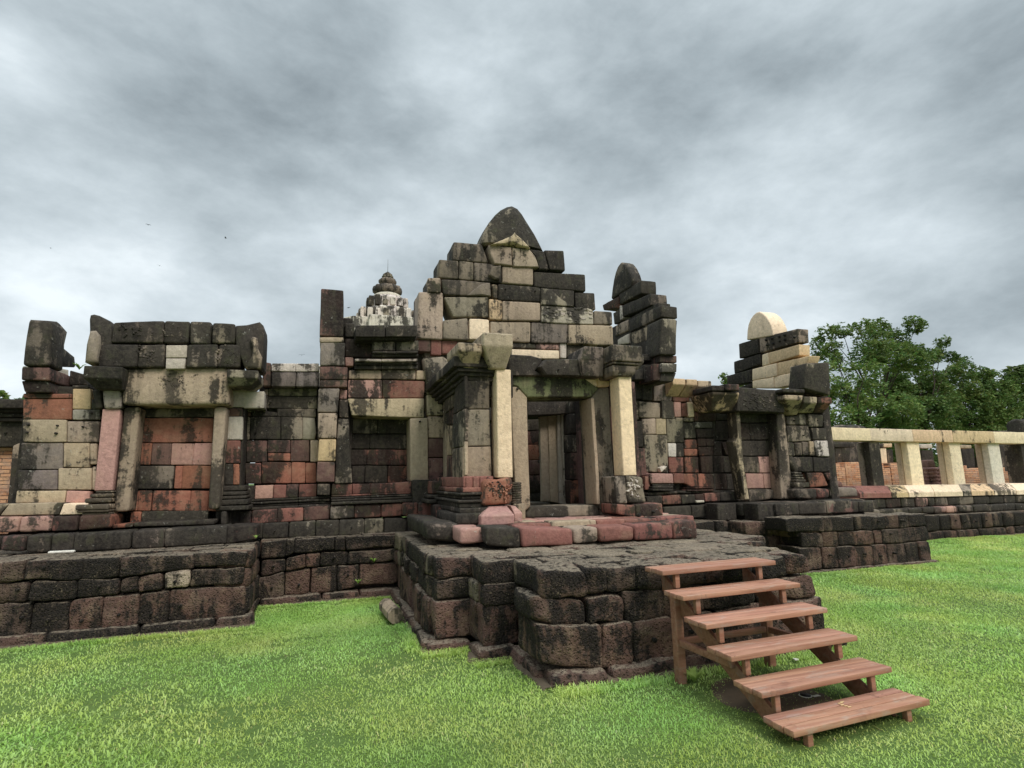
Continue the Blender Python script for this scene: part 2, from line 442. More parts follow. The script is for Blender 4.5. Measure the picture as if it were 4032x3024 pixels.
    def prism(s, prof, z0, z1, c, top=1., seg=.2, n=.004):
        """upright shaft: profile points (x, y) counter-clockwise, in rings so that it can be worn"""
        prof = np.array(prof, float); m_ = len(prof); k = max(1, int((z1-z0)/seg)); cen = prof.mean(0)
        V = []; F = []
        for i in range(k+1):
            t = i/k; p = cen+(prof-cen)*(1+(top-1)*t)
            V.append(np.column_stack([p, np.full(m_, z0+(z1-z0)*t)]))
        V = np.concatenate(V); V = V+vnoise3(V*5.)*n
        for i in range(k):
            for j in range(m_):
                a, b_ = i*m_+j, i*m_+(j+1) % m_; F.append([a, b_, b_+m_, a+m_])
        F.append(list(range(m_))[::-1]); F.append([k*m_+j for j in range(m_)])
        s.add(V, F, colour(c) if isinstance(c, str) else c)
    def lathe(s, cx, cy, prof, c, seg=12, lobes=0, amp=0.):
        V = []; F = []; m_ = len(prof)
        for r, z in prof:
            for j in range(seg):
                a = 2*math.pi*j/seg; rr = r*(1+amp*math.cos(lobes*a)) if lobes else r
                V.append((cx+rr*math.cos(a), cy+rr*math.sin(a), z))
        for i in range(m_-1):
            for j in range(seg):
                F.append([i*seg+j, i*seg+(j+1)%seg, (i+1)*seg+(j+1)%seg, (i+1)*seg+j])
        F.append(list(range(seg))[::-1]); F.append([(m_-1)*seg+j for j in range(seg)])
        s.add(V, F, colour(c) if isinstance(c, str) else c)
    def holes(s, k, plane, pts, rad=.014):
        """dark plugs standing for the round lifting holes of the blocks"""
        for x, y in zip(pts[::2], pts[1::2]):
            p = U(k, x, y, plane); m_ = 9; a = AX[plane[0]]
            dv = np.zeros(3); dv[a] = -.014
            rr = rad*random.uniform(.8, 1.15)
            an = [2*math.pi*j/m_ for j in range(m_)]
            e1 = np.array([0,1.,0]) if a == 0 else np.array([1.,0,0]); e2 = np.array([0,0,1.])
            ring = np.array([p+rr*(math.cos(t)*e1+math.sin(t)*e2) for t in an])
            V = np.concatenate([ring-dv*4, ring+dv]); F = [[j,(j+1)%m_,m_+(j+1)%m_,m_+j] for j in range(m_)]+[list(range(m_,2*m_))]
            s.add(V, F, np.array([.02,.018,.016,1.]))  # near-black colour paints the shade inside a hole
    def split(s, bevel=0.):
        s.build(bevel); return Part(s.name, s.parent, s.mat, s.loc, s.flat)
    def relief(s, k, plane, x0, y0, x1, y1, n, c, a=(.010, .028), out=.014):
        """worn carving: many small raised lumps along short curls"""
        for i in range(n):
            x, y = random.uniform(x0+.08*(x1-x0), x1-.08*(x1-x0)), random.uniform(y0+.15*(y1-y0), y1-.15*(y1-y0)); t = random.uniform(0, 6.3); bend = random.uniform(-.9, .9); q = U(k, x, y, plane); r_ = random.uniform(*a)
            for j in range(random.randint(2, 4)):
                q = q+np.array([math.cos(t), 0, math.sin(t)])*r_*1.3; t += bend; e = r_*random.uniform(.6, .9)
                s.box(q[0]-e, q[0]+e, plane[1]-out*random.uniform(.3, 1.), plane[1]+.05, q[2]-e, q[2]+e, c, e*.9, .004, .1)
    def build(s, bevel=0., smooth=True):
        V = np.concatenate(s.V); T = np.concatenate(s.T)
        off = wloc(s.parent) if s.parent is not None else np.array(s.loc, float)
        me = bpy.data.meshes.new(s.name); me.from_pydata((V-off).tolist(), [], s.F)
        at = me.attributes.new('tint', 'FLOAT_COLOR', 'POINT'); at.data.foreach_set('color', T.astype(np.float32).ravel())
        if smooth and not s.flat: me.polygons.foreach_set('use_smooth', [True]*len(me.polygons))
        me.update()
        o = obj_link(s.name, me, s.parent, s.loc, s.mat)
        if s.flat or bevel:
            md = o.modifiers.new('bevel', 'BEVEL'); md.width = bevel or .012; md.segments = 2; md.limit_method = 'ANGLE'; md.angle_limit = R_(28)
        return o
# ================================================================ SETTING: ground
def ground():
    V = []; F = []
    n = 60
    xs = np.concatenate([[-900, -200, -60], np.linspace(-12, 26, n), [60, 200, 900]])
    ys = np.concatenate([[-300, -60], np.linspace(-4, 16, 40), [40, 120, 400, 1200]])
    for y in ys:
        for x in xs: V.append((x, y, 0.))
    V = np.array(V); near = (abs(V[:, 0]-7) < 18) & (abs(V[:, 1]-6) < 9.5)
    V[near, 2] = vnoise(V[near]*np.array([.8, .8, 1]))*.035-.012
    V[~near, 2] = -.02
    F = [[j*len(xs)+i, j*len(xs)+i+1, (j+1)*len(xs)+i+1, (j+1)*len(xs)+i] for j in range(len(ys)-1) for i in range(len(xs)-1)]
    me = bpy.data.meshes.new('ground'); me.from_pydata(V.tolist(), [], F); me.polygons.foreach_set('use_smooth', [True]*len(F))
    o = obj_link('ground', me, None, (0,0,0), LAWN); o['kind'] = 'structure'
ground()

# ================================================================ LATERITE TERRACES
LAC = 'l l q L L t'
def terrace(label, loc): return thing('stone_terrace', label, 'stone terrace', loc)

# ---- left terrace
T = terrace('dark laterite terrace under the pavilion at the left edge, three courses of rounded blocks', (-3, 8, 0))
p = Part('laterite_wall', T, LAT); Y = ('y', 7.45)
kw = dict(d=.45, r=.030, n=.016, seg=.06, gap=.008, jit=.025)
p.R('G', Y, [(0,760),(1400,700),(1780,680)], [(0,905),(580,885),(875,878),(1400,805),(1790,792)], [0,172,583,873,1403,1788], 'L L L L L', **kw)
p.R('G', Y, [(0,912),(580,893),(870,882),(1400,815),(1770,802)], [(0,1060),(500,1042),(870,990),(1000,976),(1380,948),(1770,932)], [0,45,207,557,870,1003,1182,1375,1772], 'L L L L L l n L', **kw)
p.R('G', Y, [(0,1068),(500,1050),(870,998),(1000,985),(1380,956),(1770,940)], [(0,1312),(500,1292),(720,1277),(1000,1217),(1210,1202),(1770,1168)], [0,212,497,735,1005,1222,1772], 'L L q q q q', **kw)
p.run('x', 7.37, -3.9, -.72, -.1, .10, 'L L l', .3, (.5, .9), .05, .015, seg=.1)
for z0, z1 in ((-.1,.1),(.1,.42),(.42,.61),(.61,.835)): p.run('x', 7.45, -9, -3.05, z0, z1, LAC, .5, (.3, .6), .06, .012)
for z0, z1 in ((.0,.1),(.1,.40),(.40,.62),(.62,.83)): p.run('y', -.775, 7.5, 8.5, z0, z1, 'l q L', .4, (.3, .5), .05, .01, sgn=-1, seg=.1)
p.holes('G', ('y', 7.42), [345,1185,590,1190,862,1145,1095,1135,1310,1080,155,1165,125,965,715,940,1270,905,320,800], .016)
p.build()
p = Part('terrace_paving', T, LAT)
p.pave(-8, -.8, 7.75, 8.3, .835, 'L t L l', .3)
p.box(-8, -.85, 7.7, 12, -.1, .78, 'L')
p.build()
p = Part('upper_step', T); kw = dict(d=.5, r=.03, n=.008, seg=.12, gap=.01)
p.R('G', ('y', 8.15), [(-600,595),(0,572),(950,532),(1560,502),(1865,490)], [(-600,712),(0,680),(360,694),(940,667),(1560,642),(1860,602)], [-600,-300,0,185,360,535,950,1195,1645,1865], 'k m m k k k k k m8', **kw)
p.run('x', 8.15, -9, -4.4, .83, 1.07, 'k m', .5, (.4,.7))
p.build()

# ---- recess terrace between left pavilion and porch
T = terrace('dark laterite terrace set back behind the grass corner where the carved stone lies', (.1, 8.8, 0))
p = Part('laterite_wall', T, LAT); Y = ('y', 8.5)
kw = dict(d=.45, r=.028, n=.015, seg=.06, gap=.008, jit=.025)
p.R('H', Y, [(240,425),(1060,385)], [(240,550),(412,545),(470,510),(850,492),(1060,470)], [240,415,480,770,853,1050,1260], 'L L L l L L', **kw)
p.R('H', Y, [(240,560),(412,553),(470,520),(850,500),(1060,480)], [(235,685),(415,640),(560,612),(660,612),(870,592),(1065,567)], [232,415,565,662,870,1240], 'L l q L L', **kw)
p.R('H', Y, [(235,692),(415,648),(560,622),(660,620),(870,600),(1065,576)], [(205,872),(415,822),(600,802),(790,787),(945,747),(1060,732)], [205,412,592,788,945,1230], 'L q q l q', **kw)
p.run('x', 8.42, -.75, 1.1, -.1, .09, 'q l', .3, (.5,.8), .05, .015)
p.holes('H', ('y', 8.47), [510,745,868,672,315,765,325,610,770,545,675,455], .016)
p.build()
p = Part('terrace_paving', T, LAT); p.pave(-.8, 1.3, 8.6, 8.95, .83, 'L l', .3); p.box(-.8, 1.2, 8.7, 10, -.1, .78, 'L'); p.build()
p = Part('upper_step', T); kw = dict(d=.5, r=.025, n=.006, seg=.12, gap=.008)
p.R('H', ('y', 8.75), [(200,300),(440,287),(1130,257),(1400,262)], [(200,408),(440,402),(1100,377),(1400,372)], [150,245,435,630,800,990,1130,1300,1400], 'k k g8 g8 g8 g8 k k', **kw)
p.holes('H', ('y', 8.72), [335,350,895,328,1058,305], .012)
p.build()

# ---- front podium
T = terrace('large dark laterite podium before the porch with worn bulging corner blocks', (3.05, 6, 0))
p = Part('laterite_wall', T, LAT); Y = ('y', 4.4)
kw = dict(d=.5, r=.042, n=.024, seg=.045, gap=.006, jit=.03)
p.R('I', Y, [(780,455),(1500,428),(2735,335)], [(790,655),(960,680),(1140,650),(1280,632),(1500,610),(2735,482)], [785,1135,1278,1497,1690,2000,2350,2580,2735], 'l L L L L l L q', **kw)
kw.update(r=.036)
p.R('I', Y, [(742,650),(960,690),(1120,660),(1405,628),(1690,598),(2775,485)], [(742,830),(930,868),(1120,850),(1405,828),(1690,798),(2775,635)], [742,1122,1408,1690,1990,2350,2775], 'l l L l L l', **kw)
kw.update(r=.035, n=.018)
p.R('I', Y, [(720,830),(930,872),(1120,855),(1405,835),(1690,805),(2800,640)], [(720,1130),(940,1197),(1240,1182),(1470,1152),(1750,1108),(2880,900)], [775,1240,1472,1755,2080,2450,2850], 'l q q l q q', **kw)
p.run('x', 4.3, 1.72, 4.75, -.1, .085, 'q l', .35, (.5, .8), .06, .02, seg=.1, jit=.03)
p.holes('I', ('y', 4.36), [1618,958,1885,900], .018)
kw = dict(r=.034, n=.018, seg=.06, jit=.03)
zs = ((.08,.44),(.44,.63),(.63,.84))
for z0, z1 in zs:                                                    # left side with its two set-backs
    c = 'q q l' if z0 < .2 else ('l L t' if z0 < .5 else 'L l t')
    p.run('y', 1.77-(.03 if z0 > .6 else 0), 4.72, 5.3, z0, z1, c, .5, (.28,.34), **kw)
    p.run('x', 5.25, 1.43, 1.80, z0, z1, c, .5, (.5,.6), **kw)
    p.run('y', 1.43, 5.45, 5.75, z0, z1, c, .5, (.2,.4), **kw)
    p.run('x', 5.66, 1.06, 1.46, z0, z1, c, .5, (.5,.6), **kw)
    p.run('y', 1.03, 5.85, 8.6, z0, z1, c, .5, (.25,.5), **kw)
    p.run('y', 4.45, 4.72, 5.3, z0, z1, c, .5, (.28,.34), sgn=-1, **kw)
    p.run('y', 4.75, 5.3, 5.7, z0, z1, c, .5, (.28,.4), sgn=-1, **kw)
    p.run('y', 5.15, 5.7, 8.6, z0, z1, c, .5, (.28,.5), sgn=-1, **kw)
p.run('y', 1.66, 4.5, 5.2, -.1, .085, 'q l', .4, (.3,.5), .05, .02)
p.run('x', 5.15, 1.34, 1.75, -.1, .085, 'q l', .4, (.5,.6), .05, .02)
p.run('x', 5.56, .96, 1.4, -.1, .085, 'q l', .4, (.5,.6), .05, .02)
p.run('y', .94, 5.65, 8.4, -.1, .085, 'q l', .4, (.4,.6), .05, .02)
p.build()
p = Part('terrace_paving', T, LAT)
for a in ((1.95,4.3,4.72,5.3,.845),(1.6,4.6,5.3,5.75,.845),(1.25,5.05,5.75,8.7,.84)): p.pave(*a, 't t l t', .27, .3, .035, .012)
p.box(1.2, 5.0, 5.8, 8.8, -.1, .78, 'l'); p.box(1.95, 4.25, 4.6, 5.9, -.1, .78, 'l')
p.build()
# the red stone step on top of the podium
p = Part('upper_step', T); kw = dict(d=.5, r=.04, n=.008, seg=.1, jit=.01)
p.S('I', ('y',6.22), (208,140,400,140,400,250,208,262), 'p2', **kw)
p.S('I', ('y',5.98), (400,138,645,148,650,300,398,268), 'k9', **kw)
p.S('I', ('y',5.95), (655,140,1025,150,1030,272,660,285), 'r3', **kw)
p.S('I', ('y',5.95), (1035,145,1210,140,1210,245,1038,262), 'n3', **kw)
p.S('I', ('y',5.95), (1216,138,1470,128,1470,230,1218,245), 'r3', **kw)
p.S('I', ('y',5.95), (1476,120,1750,105,1755,225,1478,238), 'r6', **kw)
p.S('I', ('y',5.95), (1757,100,1925,88,1938,218,1760,230), 'r3', **kw)
p.S('D', ('y',6.6), (135,1385,390,1400,395,1545,150,1530), 'k', d=1.6, r=.06, n=.012, seg=.1)
p.pave(2.1, 4.55, 6.3, 7.5, 1.075, 'p2 p3 r3 n3 k6', .28, .2, .02, .005)
p.box(1.75, 4.4, 6.3, 8.8, .8, 1.03, 'k')
p.build()

# ---- right terrace with its left-hand set-backs
T = terrace('dark laterite terrace under the right pavilion with black stepped corners, beside the lawn', (9, 8, 0))
p = Part('laterite_wall', T, LAT); Y = ('y', 7.4)
kw = dict(d=.5, r=.026, n=.014, seg=.07, gap=.008, jit=.025)
p.R('K', Y, [(-20,352),(480,342),(1000,318)], [(-20,450),(480,442),(1010,405)], [0,265,490,615,712,815,885,1005], 'L L L L l L L', **kw)
p.R('K', Y, [(90,455),(480,448),(1025,412)], [(90,562),(480,550),(1030,512)], [105,260,375,490,630,692,808,1028], 'L l l q q L L', **kw)
p.R('K', Y, [(90,568),(480,556),(1040,518)], [(90,735),(370,712),(1045,667)], [95,260,368,500,625,730,860,968,1046], 'l l q q q L L q', **kw)
p.run('x', 7.33, 6.9, 10.3, -.1, .04, 'l q', .3, (.5,.9), .04, .012)
kw = dict(r=.045, n=.012, jit=.03)
for z0, z1 in ((.0,.3),(.3,.55),(.55,.8)):
    st = -.0 if z0 < .5 else -.28
    p.run('y', 7.62+st, 7.45, 8.0, z0, z1, 'L l', .5, (.3,.6), **kw)
    p.run('x', 7.95, 7.0+st, 7.6+st, z0, z1, 'L l', .4, (.3,.6), **kw)
    p.run('y', 7.0+st, 8.0, 8.4, z0, z1, 'L l', .5, (.3,.6), **kw)
    p.run('x', 8.35, 5.0, 7.0+st, z0, z1, 'L l L', .4, (.35,.6), **kw)
    p.run('y', 10.28, 7.5, 11, z0, z1, 'L l', .5, (.3,.6), sgn=-1, **kw)
p.holes('K', ('y', 7.36), [320,620,450,625,568,610,683,625,790,605,755,465,670,372,850,370], .018)
p.build()
p = Part('terrace_paving', T, LAT); p.pave(7.4, 10.2, 7.75, 8.4, .8, 'L l t', .3); p.box(7.1, 10.1, 8.2, 12, -.1, .76, 'L'); p.pave(5.0, 7.4, 8.5, 9.1, .8, 'L l', .3); p.box(5.0, 7.3, 8.6, 9.5, -.1, .76, 'L'); p.build()
p = Part('upper_step', T); kw = dict(d=.6, r=.025, n=.006, seg=.12)
p.R('e', ('y',8.75), [(180,1372),(480,1355),(770,1340)], [(180,1500),(480,1495),(770,1480)], [180,480,680,770], 'g8 g8 g8', **kw)
p.R('e', ('y',8.35), [(1030,1338),(1225,1335)], [(1030,1475),(1225,1472)], [1030,1225], 'k', **kw)
p.run('y', 6.55, 8.4, 8.75, .8, 1.09, 'k', .4, (.5,.6)); p.run('y', 7.05, 7.98, 8.35, .8, 1.09, 'k', .4, (.5,.6))
p.R('e', ('y',7.92), [(1400,1335),(1650,1325),(2212,1308)], [(1400,1468),(1650,1455),(2212,1430)], [1400,1650,1950,2300,2460], 'k k m7 k', **kw)
p.R('f', ('y',7.92), [(140,990),(415,980)], [(140,1125),(415,1105)], [148,415], 'k', **kw)
p.box(7.1, 9.6, 8.1, 8.9, .8, 1.085, 'k', .02)
p.R('f', ('y',8.5), [(415,965),(680,985)], [(415,1080),(680,1075)], [415,560,680], 'k k', d=.4)
p.build()

# ================================================================ LEFT PAVILION
L = thing('gate_pavilion', 'left gate pavilion of patched stone with a walled-up door, pink pilaster and broken naga band', 'temple pavilion', (-2, 9, 1.07))
p = Part('wall', L); Y = ('y', 8.6); kw = dict(d=.5, r=.015, n=.004, gap=.006, jit=.012)
for cs, c in (((165,830,520,865),'o5'),((165,868,520,1015),'o4'),((525,945,725,1020),'w'),((525,795,660,942),'y3'),((520,768,640,792),'k'),((662,870,740,945),'k'),
              ((162,1018,482,1180),'b3'),((488,1030,722,1182),'n4'),((150,1187,455,1380),'v3'),((460,1187,648,1365),'b2'),((653,1190,705,1345),'b2'),
              ((130,1385,415,1527),'v4'),((420,1370,665,1527),'b2'),((668,1360,705,1527),'b3')):
    p.S('A', Y, cs, c, **kw)
p.S('c', ('y',8.56), (175,645,720,640,703,772,160,775), 'b3', **kw); p.S('c', ('y',8.56), (726,643,980,648,975,776,708,775), 'p1', **kw)
p.S('c', ('y',9.0), (135,150,232,112,165,790,75,790), 'n5', d=.3)
p.box(-3.7, -2.55, 8.75, 10.5, 1., 2.9, 'k'); p.box(-1.4, -1.2, 8.8, 10.5, 1., 3.0, 'k'); p.box(-3.0, -1.2, 9.1, 10.5, 1., 3.0, 'k')
p.holes('A', ('y',8.57), [205,1055,415,1062,195,1112,405,1118,600,1070,660,968])
# strip right of the door and its side face
Y = ('y', 8.78)
for cs, c in (((572,92,800,108,710,285,572,285),'w3'),((705,120,940,110,938,296,712,296),'w5'),((535,297,707,385),'m'),((523,390,706,636),'W4'),((515,645,682,895),'r5'),((512,905,598,1130),'k'),((600,905,668,1128),'o3')):
    p.S('d', Y, cs, c, d=.55, r=.015, n=.006)
p.box(-1.36, -1.12, 8.85, 9.4, 1., 3.1, 'k')
p.build()
p = Part('base_course', L); kw = dict(d=.5, r=.03, n=.009, gap=.008, seg=.1)
p.R('c', ('y',8.3), [(-400,930),(0,922),(600,917),(1210,905)], [(-400,1110),(0,1096),(850,1076),(1205,1052)], [-400,-180,210,560,850,1205], 'r4 p4 p5 r5 o4', **kw)
p.S('c', ('y',8.38), (-160,785,100,785,-10,910,-280,912), 'n5'); 
p.S('c', ('y',8.38), (108,785,682,770,640,903,0,912), 'n4', d=.5, r=.012); p.S('c', ('y',8.38), (690,780,960,775,900,900,645,903), 'Y1', d=.5, r=.012)
p.S('G', ('y',8.42), (812,490,965,478,962,508,812,520), 'o4', d=.4); p.S('G', ('y',8.42), (970,478,1560,455,1555,490,970,508), 'k', d=.4)
p.S('G', ('y',8.55), (1600,395,1640,395,1640,490,1600,490), 'k', d=.4)
for z0, z1, y0 in ((1.57,1.50,8.76),(1.49,1.44,8.72),(1.43,1.39,8.68),(1.38,1.31,8.64),(1.30,1.24,8.6)):
    p.box(-1.38, -1.05+(8.76-y0)*.5, y0, 9.2, z1, z0, 'k', .015)
p.build()
p = Part('false_door', L); Y = ('y', 8.78); kw = dict(d=.3, r=.014, n=.005, gap=.006)
p.R('A', Y, 935, 1000, [1005,1555], 'k9', **kw); p.R('A', Y, 1004, 1183, [1002,1545], 'o6', **kw)
p.R('A', Y, 1188, 1346, [990,1100,1240,1405,1540], 'o5 m p2 p4', **kw); p.R('A', Y, 1352, 1520, [970,1262,1322,1532], 'k7 o2 o5', **kw)
p.R('c', Y, 640, 862, [1432,1502,1652,2072,2270,2400], 'o4 o4 o4 o4 o5', **kw); p.R('G', Y, [(945,395),(1510,385)], [(945,478),(1510,455)], [945,1022,1510], 'o4 g7', **kw)
fd = p.build()
for cs in ((897,925,1015,925,940,1682,822,1690),(1555,925,1645,925,1590,1665,1508,1668)):
    p = Part('door_jamb', fd); p.S('A', ('y',8.5), cs, 'n5', d=.3, r=.035, n=.004, jit=0); p.build()
p = Part('lintel', fd); p.S('A', ('y',8.36), (885,640,1650,640,1668,908,880,908), 'b5', d=.6, r=.05, n=.008, jit=0); p.relief('A', ('y',8.36), 1150, 690, 1450, 800, 26, 'n7', (.012,.024), .006); p.build()
p = Part('pilaster', L)
q0, q1 = U('A',738,1000,('y',8.45)), U('A',868,1000,('y',8.45)); zb, zt = U('c',1120,640,('y',8.45))[2], U('A',800,942,('y',8.45))[2]
p.prism([(q0[0],8.45),(q1[0],8.45),(q1[0],8.62),(q0[0],8.62)], zb, zt, 'p0', seg=.3, n=.003)
pil = p.build(.01)
p = Part('pilaster_base', pil)
for y0, y1, e in ((645,662,.0),(675,716,.05),(722,772,.09),(785,845,.16),(845,872,.14),(876,908,.1)):
    z1, z0 = U('c',1120,y0,('y',8.42))[2], U('c',1120,y1,('y',8.42))[2]
    p.box(q0[0]+.02-e, q1[0]+.02, 8.45-e*.8, 8.7, z0, z1, 'b4', .02, .003, .1)
p.build()
p = Part('pilaster_capital', pil); p.S('A', ('y',8.4), (735,792,878,792,880,940,742,940), 'w4', d=.4, r=.04, n=.01); p.S('A', ('y',8.45), (665,800,733,800,738,940,690,940), 'k', d=.3, r=.03); p.build()
p = Part('bracket', L, flat=True)
a0, a1 = U('A',615,640,('y',8.15)), U('A',868,790,('y',8.15))
p.loft([(a0[0]+.1,a1[0],8.25,8.9,a1[2]),(a0[0],a1[0]+.02,8.12,8.9,a1[2]+.12),(a0[0],a1[0]+.02,8.12,8.9,a0[2]+.02)], 'k8')
p = p.split()
a0, a1 = U('A',1650,655,('y',8.2)), U('A',1870,770,('y',8.2))
p.loft([(a0[0],a1[0]-.1,8.3,8.9,a1[2]),(a0[0],a1[0],8.18,8.9,a1[2]+.1),(a0[0],a1[0],8.18,8.9,a0[2])], 'g7')
p.build()
p = Part('naga_band', L); Y = ('y', 8.28); kw = dict(d=.55, r=.03, n=.008, gap=.008, seg=.1)
p.R('A', Y, 468, 636, [715,1000,1203], 'k9 k9', **kw); p.R('A', Y, 470, 640, [1352,1580,1745], 'k8 k9', **kw)
p.S('A', ('y',8.26), (1207,478,1355,478,1352,566,1203,566), 'w1', d=.5, r=.008); p.S('A', ('y',8.26), (1203,572,1350,572,1340,645,1200,645), 'w1', d=.5, r=.008)
p.R('A', Y, [(800,308),(1000,296),(1375,302)], 462, [812,1188,1376], 'k8 k9', **kw); p.S('A', Y, (1380,305,1536,308,1530,468,1376,466), 'g6', **kw); p.S('A', Y, (1540,316,1706,320,1704,464,1536,464), 'g6', **kw)
p.poly('A', Y, (650,365,648,290,655,258,680,252,720,262,800,302,806,460,770,520,700,600,660,600,640,520), 'k8', d=.55)
p.poly('A', Y, (1712,335,1790,330,1885,308,1912,335,1915,380,1905,630,1890,650,1775,640,1745,560,1712,470), 'k8', d=.55)
for cs in ((612,600,625,470,650,372,690,368,715,400,718,480,700,560,706,600),):        # carved naga heads
    p.poly('A', ('y',8.2), cs, 'g5', d=.3, bev=.03)
p.poly('A', ('y',8.2), (1780,640,1830,560,1835,480,1815,430,1840,412,1868,425,1872,500,1900,560,1890,645), 'n6', d=.3, bev=.03)
p.relief('A', ('y',8.28), 730, 480, 1190, 625, 36, 'k8', (.012,.024), .012); p.relief('A', ('y',8.28), 1360, 480, 1740, 625, 30, 'k8', (.012,.024), .012); p.relief('A', ('y',8.28), 815, 310, 1370, 455, 16, 'k8', (.012,.024), .010)
p.R('A', ('y',8.42), 642, 665, [872,1640], 'k9', d=.4)
p.build()
p = Part('gable', L); X = ('x', -3.42, -1)
p.poly('A', X, (362,632,372,302,430,308,490,370,470,470,466,520,545,572,552,640), 'k8', d=.22, bev=.03)
p.S('A', ('y',8.42), (203,292,378,300,360,630,155,630), 'k7', d=.4, r=.04, n=.008)
p.S('A', ('y',8.46), (155,635,362,640,356,732,150,730), 'm5', d=.9, r=.02); p.S('A', X, (366,636,500,655,498,745,362,735), 'W3', d=.3, r=.015)
p.S('A', ('y',8.52), (152,735,356,738,375,820,180,822), 'm7', d=.9, r=.02); p.S('A', ('x',-3.46,-1), (362,740,498,750,500,822,378,820), 'w5', d=.3, r=.015)
p.S('A', ('y',9.0), (505,660,620,690,630,765,505,770), 'k', d=.5)
p.build()

# connecting wall between left pavilion and the gatehouse
Wl = thing('connecting_wall', 'low patched wall between left pavilion and tall pilaster, topped by grey cornice blocks', 'stone wall', (0, 9.3, 1.06))
p = Part('wall', Wl); Y = ('y', 9.2); kw = dict(d=.4, r=.014, n=.004, gap=.007, jit=.012)
for cs, c in (((990,82,1515,163),'g5'),((942,85,986,155),'g'),((945,168,1515,300),'g7'),((800,305,1080,345,1080,385,800,385),'k'),((1083,303,1505,390),'g7'),
              ((788,388,1118,635),'g7'),((1122,388,1360,636),'g7'),((1363,392,1490,400,1508,560,1490,638,1357,638),'w5'),((750,650,970,880),'m5'),((975,645,1225,780),'m6'),((978,785,1225,870),'o5'),((1230,645,1432,875),'m6'),((1442,645,1532,880),'b4'),
              ((735,895,910,1120),'r4'),((915,885,1235,1115),'o6'),((1238,885,1388,1112),'o4'),((1392,890,1508,1110),'o4'),((705,392,785,640),'n6'),((690,648,745,892),'r5'),((668,905,722,1122),'o4'),((708,300,792,385),'m6')):
    if len(cs) > 8: p.poly('d', Y, cs, c, d=.35)
    else: p.S('d', Y, cs, c, **kw)
p.holes('d', ('y',9.17), [1010,230,1440,232,850,558])
p.box(-1.0, .4, 9.3, 10.2, 1., 3.1, 'k')
p.build()
p = Part('cornice', Wl)
p.R('B', ('y',9.0), 792, 852, [312,488,655], 'W4 W4', d=.5, r=.012); p.R('B', ('y',9.0), 856, 962, [312,488,655], 'v6 v6', d=.5, r=.02); p.S('B', ('y',9.05), (246,780,308,790,308,960,246,955), 'm4', d=.5)  # pale upper row paints the lit sloping tops, darker row the upright fronts
p.build()
p = Part('base_moulding', Wl); kw = dict(d=.4, r=.014, n=.005, gap=.007)
p.R('d', ('y',9.1), [(650,1140),(1510,1118)], [(650,1300),(1510,1255)], [660,838,1042,1180,1312,1512], 'm4 p1 r3 m5 r5', **kw)
for a, b_, yy in ((1285,1312,9.1),(1316,1340,9.04),(1344,1368,9.08),(1372,1405,8.98)):
    p.R('d', ('y',yy), [(650,a+10),(1660,a-38),(2212,a-60)], [(650,b_+10),(1660,b_-38),(2212,b_-60)], [660,1310,1660,2110,2212], 'k9 k9 k8 k8', d=.4, r=.012)
p.R('d', ('y',8.92), [(460,1422),(800,1407),(1660,1357),(2212,1332)], [(460,1578),(1660,1507),(2212,1482)], [510,798,1078,1368,1662,1928,2205], 'm6 r5 r5 m6 r6 r5', d=.4, r=.025, n=.006)
p.build()
# ================================================================ GATEHOUSE (main block with porch)
M = thing('temple_gatehouse', 'central ruined gatehouse with stepped gable, pointed crown stone and porch doorway', 'temple gatehouse', (3.05, 8, 1.07))
p = Part('wall', M); Y = ('y', 8.85); kw = dict(d=.5, r=.02, n=.005, jit=.015)
for cs, c in (((672,250,835,262,832,600,660,592),'m8'),((660,603,838,603,838,640,662,640),'n3'),((668,642,846,645,842,808,664,808),'v6'),((662,815,865,820,862,912,662,912),'m5'),((662,916,862,916,862,970,660,970),'m5'),
              ((652,977,805,977,795,1150,645,1148),'v5'),((650,1155,793,1155,780,1340,648,1338),'n4'),((655,1345,780,1345,775,1505,645,1505),'y3'),((645,1510,775,1510,768,1655,638,1655),'m4')):
    p.S('B', Y, cs, c, **kw)
p.R('d', ('y',8.85), 1120, 1245, [1522,1662], 'k8')
Y = ('y', 9.0)
for cs, c in (((845,500,915,500,915,600,845,600),'k'),((848,615,1042,618,1042,750,848,745),'m6'),((845,750,908,750,908,815,845,815),'p2'),((808,980,862,985,858,1052,806,1050),'p2'),
              ((875,842,1110,842,1110,908,870,905),'b3'),((1112,842,1358,842,1358,910,1112,908),'b6'),((1362,845,1435,845,1430,912,1362,910),'b5'),
              ((868,915,1115,915,1115,1045,865,1045),'p5'),((1117,915,1425,925,1418,1045,1117,1045),'r4'),
              ((805,1055,868,1055,868,1188,800,1185),'n5'),
              ((1440,1020,1555,1022,1558,1172,1442,1172),'b4'),((1448,1178,1562,1180,1562,1335,1450,1335),'b4'),((1448,1340,1560,1340,1560,1475,1448,1475),'m4'),((1450,1480,1560,1480,1560,1648,1450,1645),'m5')):
    p.S('B', Y, cs, c, **kw)
p.poly('B', ('y',8.9), (1415,755,1560,742,1640,800,1560,985,1545,1020,1450,1015,1440,900), 'g6', d=.5, bev=.04)
p.box(.2, .35, 9.1, 10, 1., 4.2, 'k'); p.box(.2, 1.7, 9.65, 10.4, 1., 4.1, 'k'); p.box(.1, 1.9, 9.15, 9.9, 2.75, 4.0, 'k'); p.box(1.32, 1.9, 9.12, 9.6, 1., 2.7, 'k')
p.holes('B', ('y',8.82), [940,664]); p = p.split()
